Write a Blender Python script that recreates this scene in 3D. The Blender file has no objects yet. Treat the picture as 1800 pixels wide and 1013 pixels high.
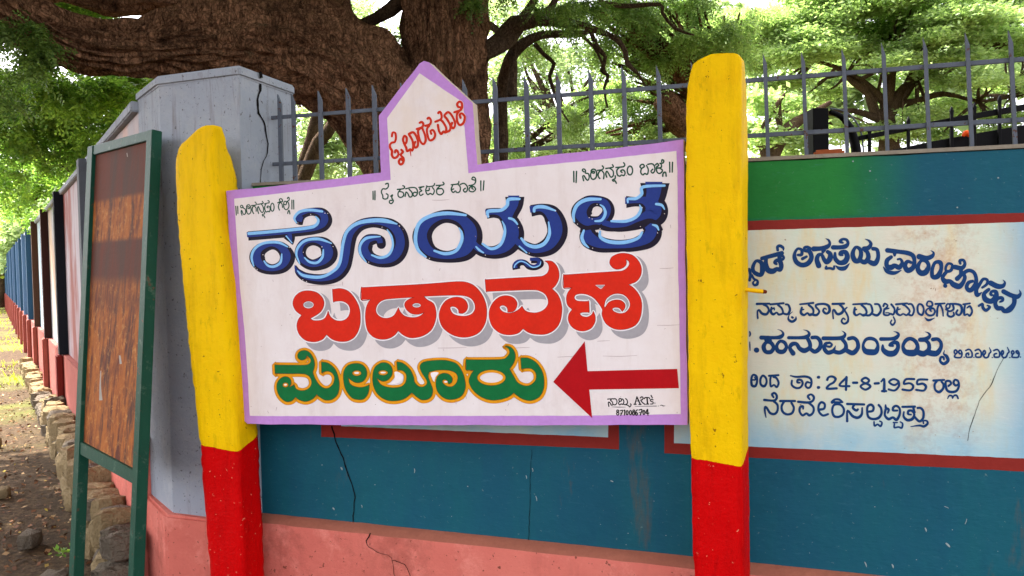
import bpy, math, random
import numpy as np
from mathutils import Vector, Matrix, noise as mnoise
from mathutils.geometry import tessellate_polygon

S = bpy.context.scene
R = math.radians
# ---------------------------------------------------------------- camera
F_PX = 1360.0                      # focal length in photo pixels (1800 wide)
EYE = Vector((0, 0, 1.6))
PITCH, ROLL = math.atan(40 / F_PX), 0.02
Fw = Vector((0, math.cos(PITCH), -math.sin(PITCH)))
R0 = Vector((1, 0, 0)); U0 = R0.cross(Fw)
Rt = R0 * math.cos(ROLL) - U0 * math.sin(ROLL)
Up = R0 * math.sin(ROLL) + U0 * math.cos(ROLL)
cam_d = bpy.data.cameras.new('camera'); cam = bpy.data.objects.new('camera', cam_d)
S.collection.objects.link(cam); S.camera = cam
cam_d.sensor_width = 36; cam_d.lens = 36 * F_PX / 1800
cam_d.clip_start = 0.05; cam_d.clip_end = 2000
m3 = Matrix((Rt, Up, -Fw)).transposed()
cam.matrix_world = Matrix.Translation(EYE) @ m3.to_4x4()

# ---------------------------------------------------------------- world and sun
SUN_DIR = Vector((-0.66, 0.52, 1.02)).normalized()      # towards the sun
SUN_EL = math.asin(SUN_DIR.z); SUN_ROT = math.atan2(SUN_DIR.x, SUN_DIR.y)
W = bpy.data.worlds.new('World'); S.world = W; W.use_nodes = True
wn = W.node_tree; bg = wn.nodes['Background']
sky = wn.nodes.new('ShaderNodeTexSky'); sky.sky_type = 'NISHITA'; sky.sun_disc = False
sky.sun_elevation = SUN_EL; sky.sun_rotation = SUN_ROT
sky.air_density = 1.0; sky.dust_density = 4.0; sky.ozone_density = 1.0
hs = wn.nodes.new('ShaderNodeHueSaturation'); hs.inputs['Saturation'].default_value = 0.22
tint = wn.nodes.new('ShaderNodeMixRGB'); tint.blend_type = 'MULTIPLY'; tint.inputs[0].default_value = 1
tint.inputs[2].default_value = (1.0, 0.968, 1.01, 1)
wn.links.new(sky.outputs[0], hs.inputs['Color']); wn.links.new(hs.outputs[0], tint.inputs[1])
wn.links.new(tint.outputs[0], bg.inputs[0]); bg.inputs[1].default_value = 0.15
sl = bpy.data.lights.new('sun', 'SUN'); sl.energy = 3.0; sl.angle = R(0.6); sl.color = (1, 0.95, 0.86)
so = bpy.data.objects.new('sun', sl); S.collection.objects.link(so)
so.rotation_euler = SUN_DIR.to_track_quat('Z', 'Y').to_euler()
S.view_settings.view_transform = 'Standard'; S.view_settings.look = 'None'
S.view_settings.gamma = 1; S.view_settings.exposure = 2.6
S.view_settings.use_curve_mapping = False

# ---------------------------------------------------------------- helpers: projection
def ray(x, y): return Fw + Rt * ((x - 900) / F_PX) + Up * ((506.5 - y) / F_PX)
def at(x, y, t): return EYE + ray(x, y) * t
def at_z(x, y, z):
    r = ray(x, y); return EYE + r * ((z - EYE.z) / r.z)
class Frame:
    """a plane of the place: local X runs right along it, Z up in it, Y away from the viewer"""
    def __init__(s, P0, n):
        s.P0 = Vector(P0); s.n = Vector(n).normalized()
        s.X = Vector((0, 0, 1)).cross(s.n).normalized()
        s.Z = s.n.cross(s.X); s.Y = -s.n
        s.M = Matrix.Translation(s.P0) @ Matrix((s.X, s.Y, s.Z)).transposed().to_4x4()
    def uv(s, x, y):
        r = ray(x, y); t = (s.P0 - EYE).dot(s.n) / r.dot(s.n)
        q = EYE + r * t - s.P0
        return (q.dot(s.X), q.dot(s.Z))
    def w(s, a, b, h=0): return s.P0 + s.X * a + s.Z * b + s.n * h
def dirframe(x, t, ang_left):
    """vertical plane through the view ray of column x at distance t, running ang_left degrees left of forward"""
    p = Vector(((x - 900) / F_PX * t, t, 0)); a = R(ang_left)
    return Frame(p, (-math.cos(a), -math.sin(a), 0))
FW = dirframe(1500, 2.72, 71.4)          # front wall
FS = dirframe(800, 2.9, 70.7)           # fronts of the sign posts
FSB = Frame(FS.P0 - FS.n * 0.06, FS.n)  # front of the sign slab

# ---------------------------------------------------------------- helpers: objects
col = S.collection
def link(o): col.objects.link(o); return o
def put(o, parent=None, M=None):
    link(o); M = M or Matrix.Identity(4)
    if parent:
        o.parent = parent; o.matrix_parent_inverse = WM[parent.name].inverted()
    o.matrix_basis = M; WM[o.name] = M
    return o
WM = {}
def thing(name, label, cat, loc=(0, 0, 0), group=None, kind=None):
    o = bpy.data.objects.new(name, None); o.empty_display_size = .1
    put(o, None, Matrix.Translation(Vector(loc)))
    o['label'] = label; o['category'] = cat
    if group: o['group'] = group
    if kind: o['kind'] = kind
    return o
def meshobj(name, V, Fc, mat, parent=None, M=None, smooth=False, label=None):
    me = bpy.data.meshes.new(name); me.from_pydata([tuple(v) for v in V], [], Fc); me.update()
    if mat: me.materials.append(mat)
    if smooth: me.polygons.foreach_set('use_smooth', [True] * len(me.polygons))
    o = bpy.data.objects.new(name, me)
    if label: o['label'] = label
    return put(o, parent, M)
class MB:
    def __init__(s): s.V = []; s.F = []
    def add(s, V, F):
        k = len(s.V); s.V += [tuple(v) for v in V]; s.F += [tuple(i + k for i in f) for f in F]; return s
    def box(s, x0, x1, y0, y1, z0, z1):
        V = [(x, y, z) for x in (x0, x1) for y in (y0, y1) for z in (z0, z1)]
        return s.add(V, [(0, 1, 3, 2), (4, 6, 7, 5), (0, 4, 5, 1), (2, 3, 7, 6), (0, 2, 6, 4), (1, 5, 7, 3)])
    def obj(s, name, mat, parent=None, M=None, smooth=False, label=None):
        return meshobj(name, s.V, s.F, mat, parent, M, smooth, label)
def tess(loops):
    """loops: list of lists of (a,b); triangles over the concatenated list"""
    return tessellate_polygon([[Vector((p[0], p[1], 0)) for p in L] for L in loops])
def prism(P, depth, y0=0.0, back=None):
    """extrude local polygon P=[(a,b)] from Y=y0 to Y=y0+depth (or to the given back polygon)"""
    n = len(P); Q = back or P
    V = [(a, y0, b) for a, b in P] + [(a, y0 + depth, b) for a, b in Q]
    T = tess([P]); Fc = [tuple(t) for t in T] + [tuple(i + n for i in reversed(t)) for t in T]
    Fc += [(i, (i + 1) % n, (i + 1) % n + n, i + n) for i in range(n)]
    return MB().add(V, Fc)
def fixn(o):
    import bmesh
    bm = bmesh.new(); bm.from_mesh(o.data); bmesh.ops.recalc_face_normals(bm, faces=bm.faces); bm.to_mesh(o.data); bm.free(); return o
def bevel(o, w=0.004, seg=2):
    import bmesh
    bm = bmesh.new(); bm.from_mesh(o.data)
    bmesh.ops.dissolve_limit(bm, angle_limit=0.01, verts=bm.verts, edges=bm.edges)
    bmesh.ops.recalc_face_normals(bm, faces=bm.faces)
    bmesh.ops.bevel(bm, geom=[e for e in bm.edges if e.calc_face_angle(0) > .5], offset=w, segments=seg, affect='EDGES', clamp_overlap=True)
    bm.to_mesh(o.data); bm.free(); return o

# ---------------------------------------------------------------- helpers: materials
def lin(c):
    f = lambda v: (v / 255 / 12.92) if v / 255 <= .04045 else ((v / 255 + .055) / 1.055) ** 2.4
    return (f(c[0]), f(c[1]), f(c[2]), 1)
class NT:
    def __init__(s, name):
        s.m = bpy.data.materials.new(name); s.m.use_nodes = True; s.t = s.m.node_tree
        s.b = s.t.nodes['Principled BSDF']; s.out = s.t.nodes['Material Output']
        s.co = s.t.nodes.new('ShaderNodeTexCoord').outputs['Object']
    def n(s, ty, **kw):
        o = s.t.nodes.new(ty)
        for k, v in kw.items(): setattr(o, k, v)
        return o
    def l(s, a, b): s.t.links.new(a, b)
    def mapping(s, scale=(1, 1, 1), loc=(0, 0, 0), rot=(0, 0, 0)):
        o = s.n('ShaderNodeMapping'); o.inputs['Scale'].default_value = scale
        o.inputs['Location'].default_value = loc; o.inputs['Rotation'].default_value = rot
        s.l(s.co, o.inputs[0]); return o.outputs[0]
    def noise(s, scale, detail=5, rough=.6, vec=None, dist=0):
        o = s.n('ShaderNodeTexNoise'); o.inputs['Scale'].default_value = scale
        o.inputs['Detail'].default_value = detail; o.inputs['Roughness'].default_value = rough
        o.inputs['Distortion'].default_value = dist
        s.l(vec if vec is not None else s.co, o.inputs['Vector']); return o.outputs[0]
    def ramp(s, fac, stops):
        o = s.n('ShaderNodeValToRGB'); e = o.color_ramp.elements
        while len(e) < len(stops): e.new(.5)
        for q, (p, c) in zip(e, stops):
            q.position = p; q.color = c if isinstance(c, tuple) else (c, c, c, 1)
        s.l(fac, o.inputs[0]); return o.outputs[0]
    def mix(s, fac, a, b, mode='MIX'):
        o = s.n('ShaderNodeMixRGB', blend_type=mode)
        for i, v in enumerate((fac, a, b)):
            if isinstance(v, (int, float)): o.inputs[i].default_value = v if i == 0 else (v, v, v, 1)
            elif isinstance(v, tuple): o.inputs[i].default_value = v
            else: s.l(v, o.inputs[i])
        return o.outputs[0]
    def math(s, op, a, b=0.0, clamp=False):
        o = s.n('ShaderNodeMath', operation=op, use_clamp=clamp)
        for i, v in enumerate((a, b)):
            if isinstance(v, (int, float)): o.inputs[i].default_value = v
            else: s.l(v, o.inputs[i])
        return o.outputs[0]
    def axis(s, i):
        o = s.n('ShaderNodeSeparateXYZ'); s.l(s.co, o.inputs[0]); return o.outputs[i]
    def band(s, v, lo, hi, soft):
        """1 between lo and hi with soft edges"""
        a = s.n('ShaderNodeMapRange', interpolation_type='SMOOTHSTEP'); a.inputs[1].default_value = lo - soft; a.inputs[2].default_value = lo + soft; s.l(v, a.inputs[0])
        b = s.n('ShaderNodeMapRange', interpolation_type='SMOOTHSTEP'); b.inputs[1].default_value = hi - soft; b.inputs[2].default_value = hi + soft
        b.inputs[3].default_value = 1; b.inputs[4].default_value = 0; s.l(v, b.inputs[0])
        return s.math('MULTIPLY', a.outputs[0], b.outputs[0])
    def done(s, color=None, rough=.8, bumps=(), spec=.3):
        spec = spec * .45
        if color is not None:
            if isinstance(color, tuple): s.b.inputs['Base Color'].default_value = color
            else: s.l(color, s.b.inputs['Base Color'])
        if isinstance(rough, (int, float)): s.b.inputs['Roughness'].default_value = rough
        else: s.l(rough, s.b.inputs['Roughness'])
        s.b.inputs['Specular IOR Level'].default_value = spec
        prev = None
        for fac, dist in bumps:
            o = s.n('ShaderNodeBump'); o.inputs['Strength'].default_value = 1; o.inputs['Distance'].default_value = dist
            s.l(fac, o.inputs['Height'])
            if prev is not None: s.l(prev, o.inputs['Normal'])
            prev = o.outputs[0]
        if prev is not None: s.l(prev, s.b.inputs['Normal'])
        return s.m
def darker(c, k): return (c[0] * k, c[1] * k, c[2] * k, 1)
def paint(name, rgb, var=.25, scale=3, rough=.65, bump=.0006, bscale=60, chips=None, spec=.3, chip_col=(225, 215, 205), chip_scale=55):
    t = NT(name); c = lin(rgb)
    k = t.mix(t.noise(scale, 6, .65), darker(c, 1 - var), darker(c, 1 + var * .5))
    k = t.mix(t.ramp(t.noise(scale * 9, 4), [(.35, 0.0), (.7, 1.0)]), t.mix(.25, k, darker(c, .6)), k)
    if chips:
        ch = t.ramp(t.noise(chip_scale, 3, .7), [(chips, 0.0), (chips + .015, 1.0)])
        k = t.mix(ch, k, lin(chip_col))
    return t.done(k, rough, [(t.noise(bscale, 6, .65), bump), (t.noise(9, 3), bump * 3)], spec)

# sign paints
M_white = None
def m_white():
    t = NT('sign_white_paint'); c = lin((234, 226, 224))
    k = t.mix(t.ramp(t.noise(4, 6, .7), [(.3, 0.0), (.75, 1.0)]), lin((224, 211, 206)), c)
    st = t.ramp(t.noise(1, 6, .75, t.mapping((5, 1, 60))), [(.66, 0.0), (.72, .55)])       # faint brush lines
    k = t.mix(st, k, lin((205, 188, 180)))
    sp = t.ramp(t.noise(85, 2, .5), [(.74, 0.0), (.77, .9)])
    k = t.mix(sp, k, lin((120, 85, 75)))
    k = t.mix(t.ramp(t.noise(1, 7, .75, t.mapping((9, 1, 1.6))), [(.5, 0.0), (.72, .5)]), k, lin((208, 192, 184)))
    k = t.mix(t.ramp(t.noise(2.4, 9, .8), [(.54, 0.0), (.68, .4)]), k, lin((198, 180, 176)))
    z = t.axis(2); top = t.band(z, 2.04 - 0, 2.6, .1)
    k = t.mix(t.math('MULTIPLY', top, t.ramp(t.noise(6, 5), [(.4, 0.0), (.8, .7)])), k, lin((222, 200, 172)))
    return t.done(k, .6, [(t.noise(70, 5, .6), .0005), (t.noise(7, 3), .002)])
M_white = m_white()
M_lilac = paint('lilac_border_paint', (196, 142, 212), .22, 5, .6, .0012, 45, chips=.77, chip_col=(214, 190, 200))
M_slabside = paint('bare_slab_edge', (205, 185, 165), .3, 12, .9, .002, 60)
def m_post(name, z0, y0, slope, seed):
    """yellow above, red below a hand-painted line"""
    t = NT(name)
    def coat(rgb, chips, cc):
        c = lin(rgb); k = t.mix(t.noise(5, 6, .65), darker(c, .86), darker(c, 1.06))
        k = t.mix(t.ramp(t.noise(1, 5, .7, t.mapping((28, 28, 9), (seed, 0, 0))), [(.60, 0.0), (.68, .5)]), k, darker(c, .6))
        return t.mix(t.ramp(t.noise(48, 3, .7), [(chips, 0.0), (chips + .02, 1.0)]), k, lin(cc))
    ye = coat((244, 196, 0), .675, (150, 105, 10)); re = coat((204, 0, 2), .68, (228, 130, 100))
    lim = t.math('ADD', t.math('MULTIPLY', t.math('SUBTRACT', t.axis(1), y0), slope), z0)
    lim = t.math('ADD', lim, t.math('MULTIPLY', t.math('SUBTRACT', t.noise(18, 4, .6), .5), .012))
    s = t.math('GREATER_THAN', t.axis(2), lim)
    col_ = t.mix(s, re, ye)
    col_ = t.mix(t.ramp(t.noise(1, 7, .75, t.mapping((14, 14, 2.2), (seed, 2, 0))), [(.5, 0.0), (.68, .5)]), col_, t.mix(1, col_, (.62, .55, .6, 1), 'MULTIPLY'))
    col_ = t.mix(t.ramp(t.noise(7, 8, .75), [(.5, 0.0), (.66, .35)]), col_, t.mix(1, col_, (1.0, .86, 1, 1), 'MULTIPLY'))
    return t.done(col_, .55, [(t.noise(60, 8, .75), .004), (t.noise(12, 5, .6), .006)], .15)
M_yellow = paint('yellow_peg_paint', (246, 190, 0), .2, 20, .6)
M_letred = paint('letter_red_paint', (224, 40, 14), .30, 9, .5, .0004)
M_letred2 = paint('small_letter_red_paint', (205, 45, 12), .2, 20, .55, .0003)
M_grey = paint('letter_shadow_grey_paint', (168, 163, 166), .12, 6, .6, .0004)
M_halo = paint('letter_outline_white_paint', (246, 236, 234), .05, 6, .6, .0003)
M_navy = paint('letter_dark_paint', (24, 16, 38), .25, 8, .4, .0004)
M_blue = paint('letter_blue_paint', (34, 56, 132), .22, 12, .45, .0004)
M_sky = paint('letter_light_blue_paint', (138, 196, 242), .10, 10, .5, .0003)
M_green = paint('letter_green_paint', (14, 112, 58), .35, 22, .4, .0006)
M_orange = paint('letter_orange_paint', (228, 152, 16), .15, 9, .5, .0004)
M_dkgreen = paint('small_letter_green_paint', (28, 78, 58), .3, 30, .5, .0003)
M_black = paint('signature_black_paint', (16, 12, 14), .1, 9, .5, .0003)
M_arrow = paint('arrow_red_paint', (182, 6, 18), .25, 9, .45, .0005)
M_hair = paint('letter_contour_paint', (120, 20, 14), .1, 9, .5, .0002)
M_crack = paint('crack_shade_paint', (14, 11, 10), .2, 9, .95, .001)  # flat dark strips; the shade inside each crack is in the colour
# ---------------------------------------------------------------- lettering: brush strokes and outlines painted on a plane
def cr(P, closed=False, step=7.0):
    """Catmull-Rom through P (tuples of any length); returns dense list"""
    n = len(P)
    if n < 3 and not closed:
        return list(P)
    out = []
    rng = range(n if closed else n - 1)
    for i in rng:
        p1, p2 = P[i], P[(i + 1) % n]
        p0 = P[i - 1] if (closed or i > 0) else p1
        p3 = P[(i + 2) % n] if (closed or i + 2 < n) else p2
        m = max(2, int(math.dist(p1[:2], p2[:2]) / step))
        for k in range(m):
            t = k / m
            out.append(tuple(.5 * (2 * b + (c - a) * t + (2 * a - 5 * b + 4 * c - d) * t * t + (3 * b - a - 3 * c + d) * t ** 3)
                             for a, b, c, d in zip(p0, p1, p2, p3)))
    if not closed: out.append(tuple(P[-1]))
    return out
def smooth_outline(P, step=12.0):
    """P: (x,y) or (x,y,'c') corners; spline between corners"""
    n = len(P); cs = [i for i, p in enumerate(P) if len(p) > 2]
    if not cs: return cr([p[:2] for p in P], True, step)
    P = P[cs[0]:] + P[:cs[0]] + [P[cs[0]]]
    cs = [i for i, p in enumerate(P) if len(p) > 2]
    out = []
    for a, b in zip(cs, cs[1:]):
        seg = cr([p[:2] for p in P[a:b + 1]], False, step); out += seg[:-1]
    return out
class Ink:
    """collects coats of paint on one plane; every stroke lies a hair above the one before"""
    def __init__(s, frame, o=(0, 0, 1)):
        s.f = frame; s.V = []; s.F = []; s.k = 0; s.o = o; s.lift = 0.0
    def base(s, h): s.h = h; s.k = 0; return s
    def P(s, x, y, h):
        ox, oy, sc = s.o; a, b = s.f.uv(ox + x / sc, oy + y / sc); return (a, -h, b)
    def stroke(s, pts, w=None, grow=0.0, scale=1.0, dx=0, dy=0, cap='round', closed=False, step=7.0):
        P = [(p[0] + dx, p[1] + dy, ((p[2] if len(p) > 2 else w) * scale + 2 * grow)) for p in pts]
        if grow == 0 and scale == 1:
            P = [(p[0], p[1], max(1.0, p[2] * (1 + .06 * math.sin(i * 2.3 + p[0])))) for i, p in enumerate(P)]
        C = cr(P, closed, step); n = len(C)
        h0 = s.h + s.k * 2.5e-5; s.k += 1
        L, Rr = [], []
        for i, (x, y, ww) in enumerate(C):
            a = C[i - 1] if (i or closed) else C[0]; b = C[(i + 1) % n] if (i < n - 1 or closed) else C[-1]
            tx, ty = b[0] - a[0], b[1] - a[1]; d = math.hypot(tx, ty) or 1; nx, ny = -ty / d, tx / d
            hh = h0 + 1.5e-5 * i / n; r = ww / 2
            L.append(s.P(x + nx * r, y + ny * r, hh)); Rr.append(s.P(x - nx * r, y - ny * r, hh))
        k = len(s.V)
        for a, b in zip(L, Rr): s.V += [a, b]
        for i in range(n - 1): s.F.append((k + 2 * i, k + 2 * i + 1, k + 2 * i + 3, k + 2 * i + 2))
        if closed: s.F.append((k + 2 * n - 2, k + 2 * n - 1, k + 1, k))
        elif cap == 'round' or grow:
            for (x, y, ww), (qx, qy, _), hh in ((C[0], C[1] if n > 1 else C[0], h0 - 1.2e-5), (C[-1], C[-2] if n > 1 else C[0], h0 + 2.8e-5)):
                k = len(s.V); m = 14
                for j in range(m): s.V.append(s.P(x + ww / 2 * math.cos(j * 2 * math.pi / m), y + ww / 2 * math.sin(j * 2 * math.pi / m), hh))
                s.F.append(tuple(range(k, k + m)))
        return s
    def dot(s, x, y, d): return s.stroke([(x, y, d), (x + .5, y, d)])
    def poly(s, outer, holes=(), dx=0, dy=0):
        loops = [[(x + dx, y + dy) for x, y in L] for L in [outer] + list(holes)]
        h = s.h + s.k * 2.5e-5; s.k += 1; k = len(s.V)
        for L in loops:
            for x, y in L: s.V.append(s.P(x, y, h))
        s.F += [tuple(k + i for i in t) for t in tess(loops)]
        return s
    def obj(s, name, mat, parent, label=None):
        return meshobj(name, s.V, s.F, mat, parent, s.f.M, label=label)
def ell(cx, cy, rx, ry, n=28): return [(cx + rx * math.cos(i * 2 * math.pi / n), cy + ry * math.sin(i * 2 * math.pi / n)) for i in range(n)]

A_ = (420, 340, 5.787); B_ = (700, 320, 5.787); C_ = (980, 300, 5.787)
BLUE = [  # (origin, points, cap, closed)
 (A_, [(95,435,88),(400,410,88),(650,386,90),(780,365,95),(860,325,120),(885,265,125),(840,205,108),(740,188,74),(645,215,90),(615,262,105),(660,278,88)], 'flat', 0),
 (A_, [(515,430,120),(535,475,70),(548,522,6)], 'flat', 0),
 (A_, [(187,650,155),(228,570,120),(340,527,85),(440,560,115),(495,650,150),(450,740,128),(340,775,100),(232,738,128)], 'r', 1),
 (A_, [(625,610,110),(662,520,100),(760,486,84),(870,515,125),(922,610,165),(880,690,140),(760,730,110),(665,690,105)], 'r', 1),
 (A_, [(582,742,10),(605,800,60),(690,856,90),(850,877,105),(990,840,118),(1070,755,122),(1100,640,125),(1115,500,140),(1150,405,130),(1230,330,110),(1330,298,102),(1430,298,108),(1550,330,130),(1630,410,145),(1655,520,150),(1620,620,150),(1550,680,130),(1440,695,110),(1335,655,120),(1285,575,140),(1315,490,130),(1390,465,95),(1440,482,92),(1450,520,88)], 'r', 0),
 (B_, [(245,560,195),(318,425,155),(470,352,128),(630,378,150),(735,480,200),(745,600,210),(680,715,170),(500,762,115),(325,712,150)], 'r', 1),
 (B_, [(740,560,60),(820,680,110),(960,718,122),(1090,680,160),(1165,590,200),(1175,500,200),(1130,400,170),(1060,332,115),(980,315,95),(900,324,98)], 'flat', 0),
 (B_, [(1187,152,190),(1185,230,165),(1150,310,150),(1110,400,150)], 'flat', 0),
 (B_, [(1200,600,100),(1270,650,110),(1400,697,130),(1540,650,180),(1615,540,200),(1612,430,200),(1555,325,175),(1465,280,112),(1352,294,112)], 'flat', 0),
 (B_, [(1205,890,72),(1202,850,72),(1240,820,60),(1290,825,52),(1335,862,56),(1400,870,50),(1450,835,60),(1425,800,56),(1352,800,52)], 'flat', 0),
 (C_, [(245,430,210),(310,335,150),(400,310,104),(490,340,112),(520,410,120),(490,480,125),(420,530,130),(300,525,150)], 'r', 1),
 (C_, [(470,540,90),(600,570,100),(750,555,110),(890,500,170),(985,440,262),(965,360,250),(890,318,130),(800,318,90),(700,320,116)], 'flat', 0),
 (C_, [(992,128,294),(990,230,240),(965,330,210)], 'flat', 0),
 (C_, [(305,620,150),(330,690,195),(430,750,160),(600,768,122),(780,755,132),(920,700,180),(965,625,190),(930,570,130)], 'r', 0),
]
BLACKBAND = [(C_, [(170,520,22),(270,585,38),(400,570,44),(520,600,38),(700,592,44),(830,545,52),(940,512,48),(1020,545,40),(1060,600,26)])]
HI = [
 (A_, [(105,410,30),(400,385,30),(700,352,32),(785,325,30),(812,275,25),(785,238,14)]), (A_, [(590,300,12),(568,250,24),(620,190,28),(720,170,28),(850,185,22)]),
 (A_, [(155,740,14),(133,650,24),(168,562,26),(260,507,26),(400,500,26),(500,545,12)]), (A_, [(260,690,14),(300,735,22),(360,745,25),(425,705,25),(440,620,14)]),
 (A_, [(622,715,12),(588,620,22),(612,540,26),(690,478,26),(820,466,28),(945,510,12)]), (A_, [(672,655,12),(725,700,22),(800,705,25),(852,650,25),(862,575,14)]),
 (A_, [(600,790,12),(665,837,28),(830,852,30),(955,798,28),(1028,710,30),(1065,500,30),(1110,380,32),(1220,302,36),(1380,276,40),(1500,282,40),(1610,312,14)]),
 (A_, [(1300,700,10),(1240,615,26),(1238,530,26),(1300,458,28),(1440,440,12)]), (A_, [(1355,628,16),(1440,655,26),(1525,625,26),(1568,540,22),(1555,440,20),(1512,370,10)]),
 (A_, [(485,435,12),(545,505,10)]),
 (B_, [(285,765,18),(205,690,32),(178,570,36),(215,425,36),(330,347,36),(500,320,36),(690,338,22)]), (B_, [(370,700,20),(480,730,32),(590,700,32),(648,600,32),(648,520,26),(622,470,12)]),
 (B_, [(918,355,20),(920,300,34),(1050,287,32),(1110,240,32),(1126,180,34),(1235,174,24)]), (B_, [(860,630,20),(950,680,28),(1040,640,30),(1083,540,30),(1085,460,24),(1060,400,10)]),
 (B_, [(1130,370,22),(1175,385,24),(1215,430,16)]), (B_, [(795,660,16),(830,695,22),(870,720,14)]),
 (B_, [(1255,575,22),(1310,635,32),(1400,660,36),(1490,625,36),(1540,530,32),(1532,410,14)]), (B_, [(1385,300,26),(1396,262,30),(1480,254,34),(1600,292,16)]),
 (B_, [(1235,655,16),(1310,720,14)]), (B_, [(1182,870,10),(1197,838,12),(1245,808,12),(1300,822,10),(1370,868,12),(1438,850,12),(1452,812,8)]),
 (C_, [(172,520,18),(165,440,32),(205,350,34),(300,297,36),(440,292,22)]), (C_, [(385,515,18),(450,505,26),(488,440,30),(470,375,22),(435,348,10)]),
 (C_, [(550,515,22),(700,515,30),(805,470,30),(848,400,28),(838,352,12)]), (C_, [(717,325,16),(722,290,26),(800,285,30),(858,240,30),(872,168,30),(1090,154,22)]),
 (C_, [(1005,342,24),(1060,352,26),(1090,395,12)]), (C_, [(270,610,20),(250,680,32),(272,740,30),(320,785,10)]),
 (C_, [(435,620,20),(440,680,30),(530,724,36),(680,730,36),(815,690,30),(862,630,22)]), (C_, [(970,552,16),(1010,567,26),(1030,605,14)]),
]
GLINT = [(A_,[(880,203),(908,205),(518,550),(962,542),(168,760),(190,775),(655,880),(692,897),(850,545),(660,600),(1635,330),(1325,700),(1460,345),(735,215),(605,303),(250,625)]),
         (B_,[(18,450),(285,770),(322,778),(890,745),(1228,465),(1335,725),(928,350),(1605,296)]), (C_,[(205,545),(355,493),(325,480),(435,590),(845,570),(858,610),(1020,635),(1090,440),(360,790),(405,345)])]
D_ = (500, 460, 5.787)
def E(p): return tuple([p[0] + 1389, p[1] - 57.9] + list(p[2:]))
def Ff(p): return tuple([p[0] + 2430.5, p[1] - 173.6] + list(p[2:]))
c = 'c'
RED = [
 ([(240,297),(330,315),(390,370),(405,430),(385,490),(340,535),(265,578,c),(300,600),(370,598),(420,570),(448,505,c),(470,560),(530,600),(600,600),(650,565),(672,500),(655,440),(610,408),(560,400),(500,408,c),(492,285,c),(570,275),(650,300),(715,370),(760,460),(775,560),(765,670),(720,760),(650,805),(570,812),(490,790),(430,740,c),(390,790),(310,815),(220,800),(155,740),(130,660),(145,590),(180,545,c),(120,500),(90,430),(110,360),(165,312)],
  [ell(248,440,55,38)]),
 ([(785,265,c),(1389,232),(1700,208),E((380,262)),E((460,268)),E((545,305)),E((620,390)),E((662,490)),E((670,600)),E((648,700)),E((590,780)),E((500,820)),E((400,825)),E((300,790)),E((220,720)),E((188,620)),E((205,530)),E((255,458)),E((330,424)),E((405,425)),E((458,458)),E((478,512)),E((462,560)),E((425,585)),E((388,580,c)),E((382,545)),E((350,518)),E((312,515)),E((298,535)),E((325,585)),E((385,610)),E((460,612)),E((520,590)),E((552,540)),E((546,480)),E((505,428)),E((430,404)),E((300,400)),E((30,410,c)),
   (1455,388),(1520,430),(1545,520),(1535,610),(1490,700),(1400,758),(1290,775),(1210,745),(1160,700,c),(1120,750),(1050,785),(970,788),(900,760),(850,700),(828,600),(830,500),(850,430),(882,382,c),(785,390,c)],
  [smooth_outline([(1330,362,c),(1150,372),(1020,387),(955,430),(932,490),(950,540),(1000,572),(1060,575),(1120,545),(1162,468,c),(1182,512),(1230,555),(1310,570),(1380,555),(1432,512,c),(1370,535),(1300,530),(1248,492),(1225,440),(1245,400),(1290,375)]), ell(1347,445,44,24)]),
 ([E(p) for p in [(655,243,c),(900,228),(1180,212),(1245,203),(1290,170),(1305,120),(1292,75),(1262,52,c),(1330,55),(1380,100),(1405,170),(1400,240),(1370,300),(1333,335,c),(1390,390),(1425,470),(1435,560),(1415,670),(1360,750),(1270,795),(1160,795),(1090,775),(1040,738,c),(990,785),(900,802),(810,785),(735,725),(700,640),(700,550),(740,470),(800,420),(870,405),(940,425),(978,475),(970,530),(940,565),(885,572,c),(880,530),(848,503),(810,508),(802,530),(825,560),(870,580),(930,578),(990,550),(1030,512,c),(1060,555),(1110,575),(1180,578),(1250,550),(1290,500),(1295,450),(1270,395),(1220,360),(1140,345),(900,352),(665,362,c)]], []),
 ([Ff(p) for p in [(410,310,c),(700,290),(940,275),(1010,268),(1055,240),(1080,200),(1070,165),(1040,150,c),(1050,185),(1035,220),(995,245),(940,250),(895,220),(880,180),(900,130),(960,98),(1030,90),(1110,110),(1170,165),(1200,235),(1195,310),(1150,375),(1068,408,c),(1120,440),(1170,500),(1200,570),(1205,650),(1190,740),(1150,810),(1080,850),(990,865),(910,850),(840,800),(803,720),(806,665),(800,650,c),(775,610),(720,545),(650,508),(580,500),(530,515),(520,545),(545,572),(600,578),(668,578,c),(672,688,c),(600,690),(575,703),(600,730),(650,738),(695,715),(713,680,c),(732,730),(728,790),(690,850),(620,878),(550,870),(490,830),(460,770),(465,710),(500,660,c),(455,620),(440,560),(450,500),(480,455),(505,437,c),(412,442,c)]],
  [[Ff(p) for p in smooth_outline([(822,625,c),(840,560),(890,515),(950,498),(1020,510),(1070,555),(1088,610),(1070,660),(1030,695),(970,700),(920,680),(905,655),(930,640),(975,645),(1008,680,c),(1035,640),(1030,600),(990,568),(930,565),(870,590),(832,645,c)])], [Ff(p) for p in [(730,412),(835,410),(790,455)]]]),
]
G_ = (470, 590, 5.787)
def H(p): return tuple([p[0] + 1331, p[1]] + list(p[2:]))
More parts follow.
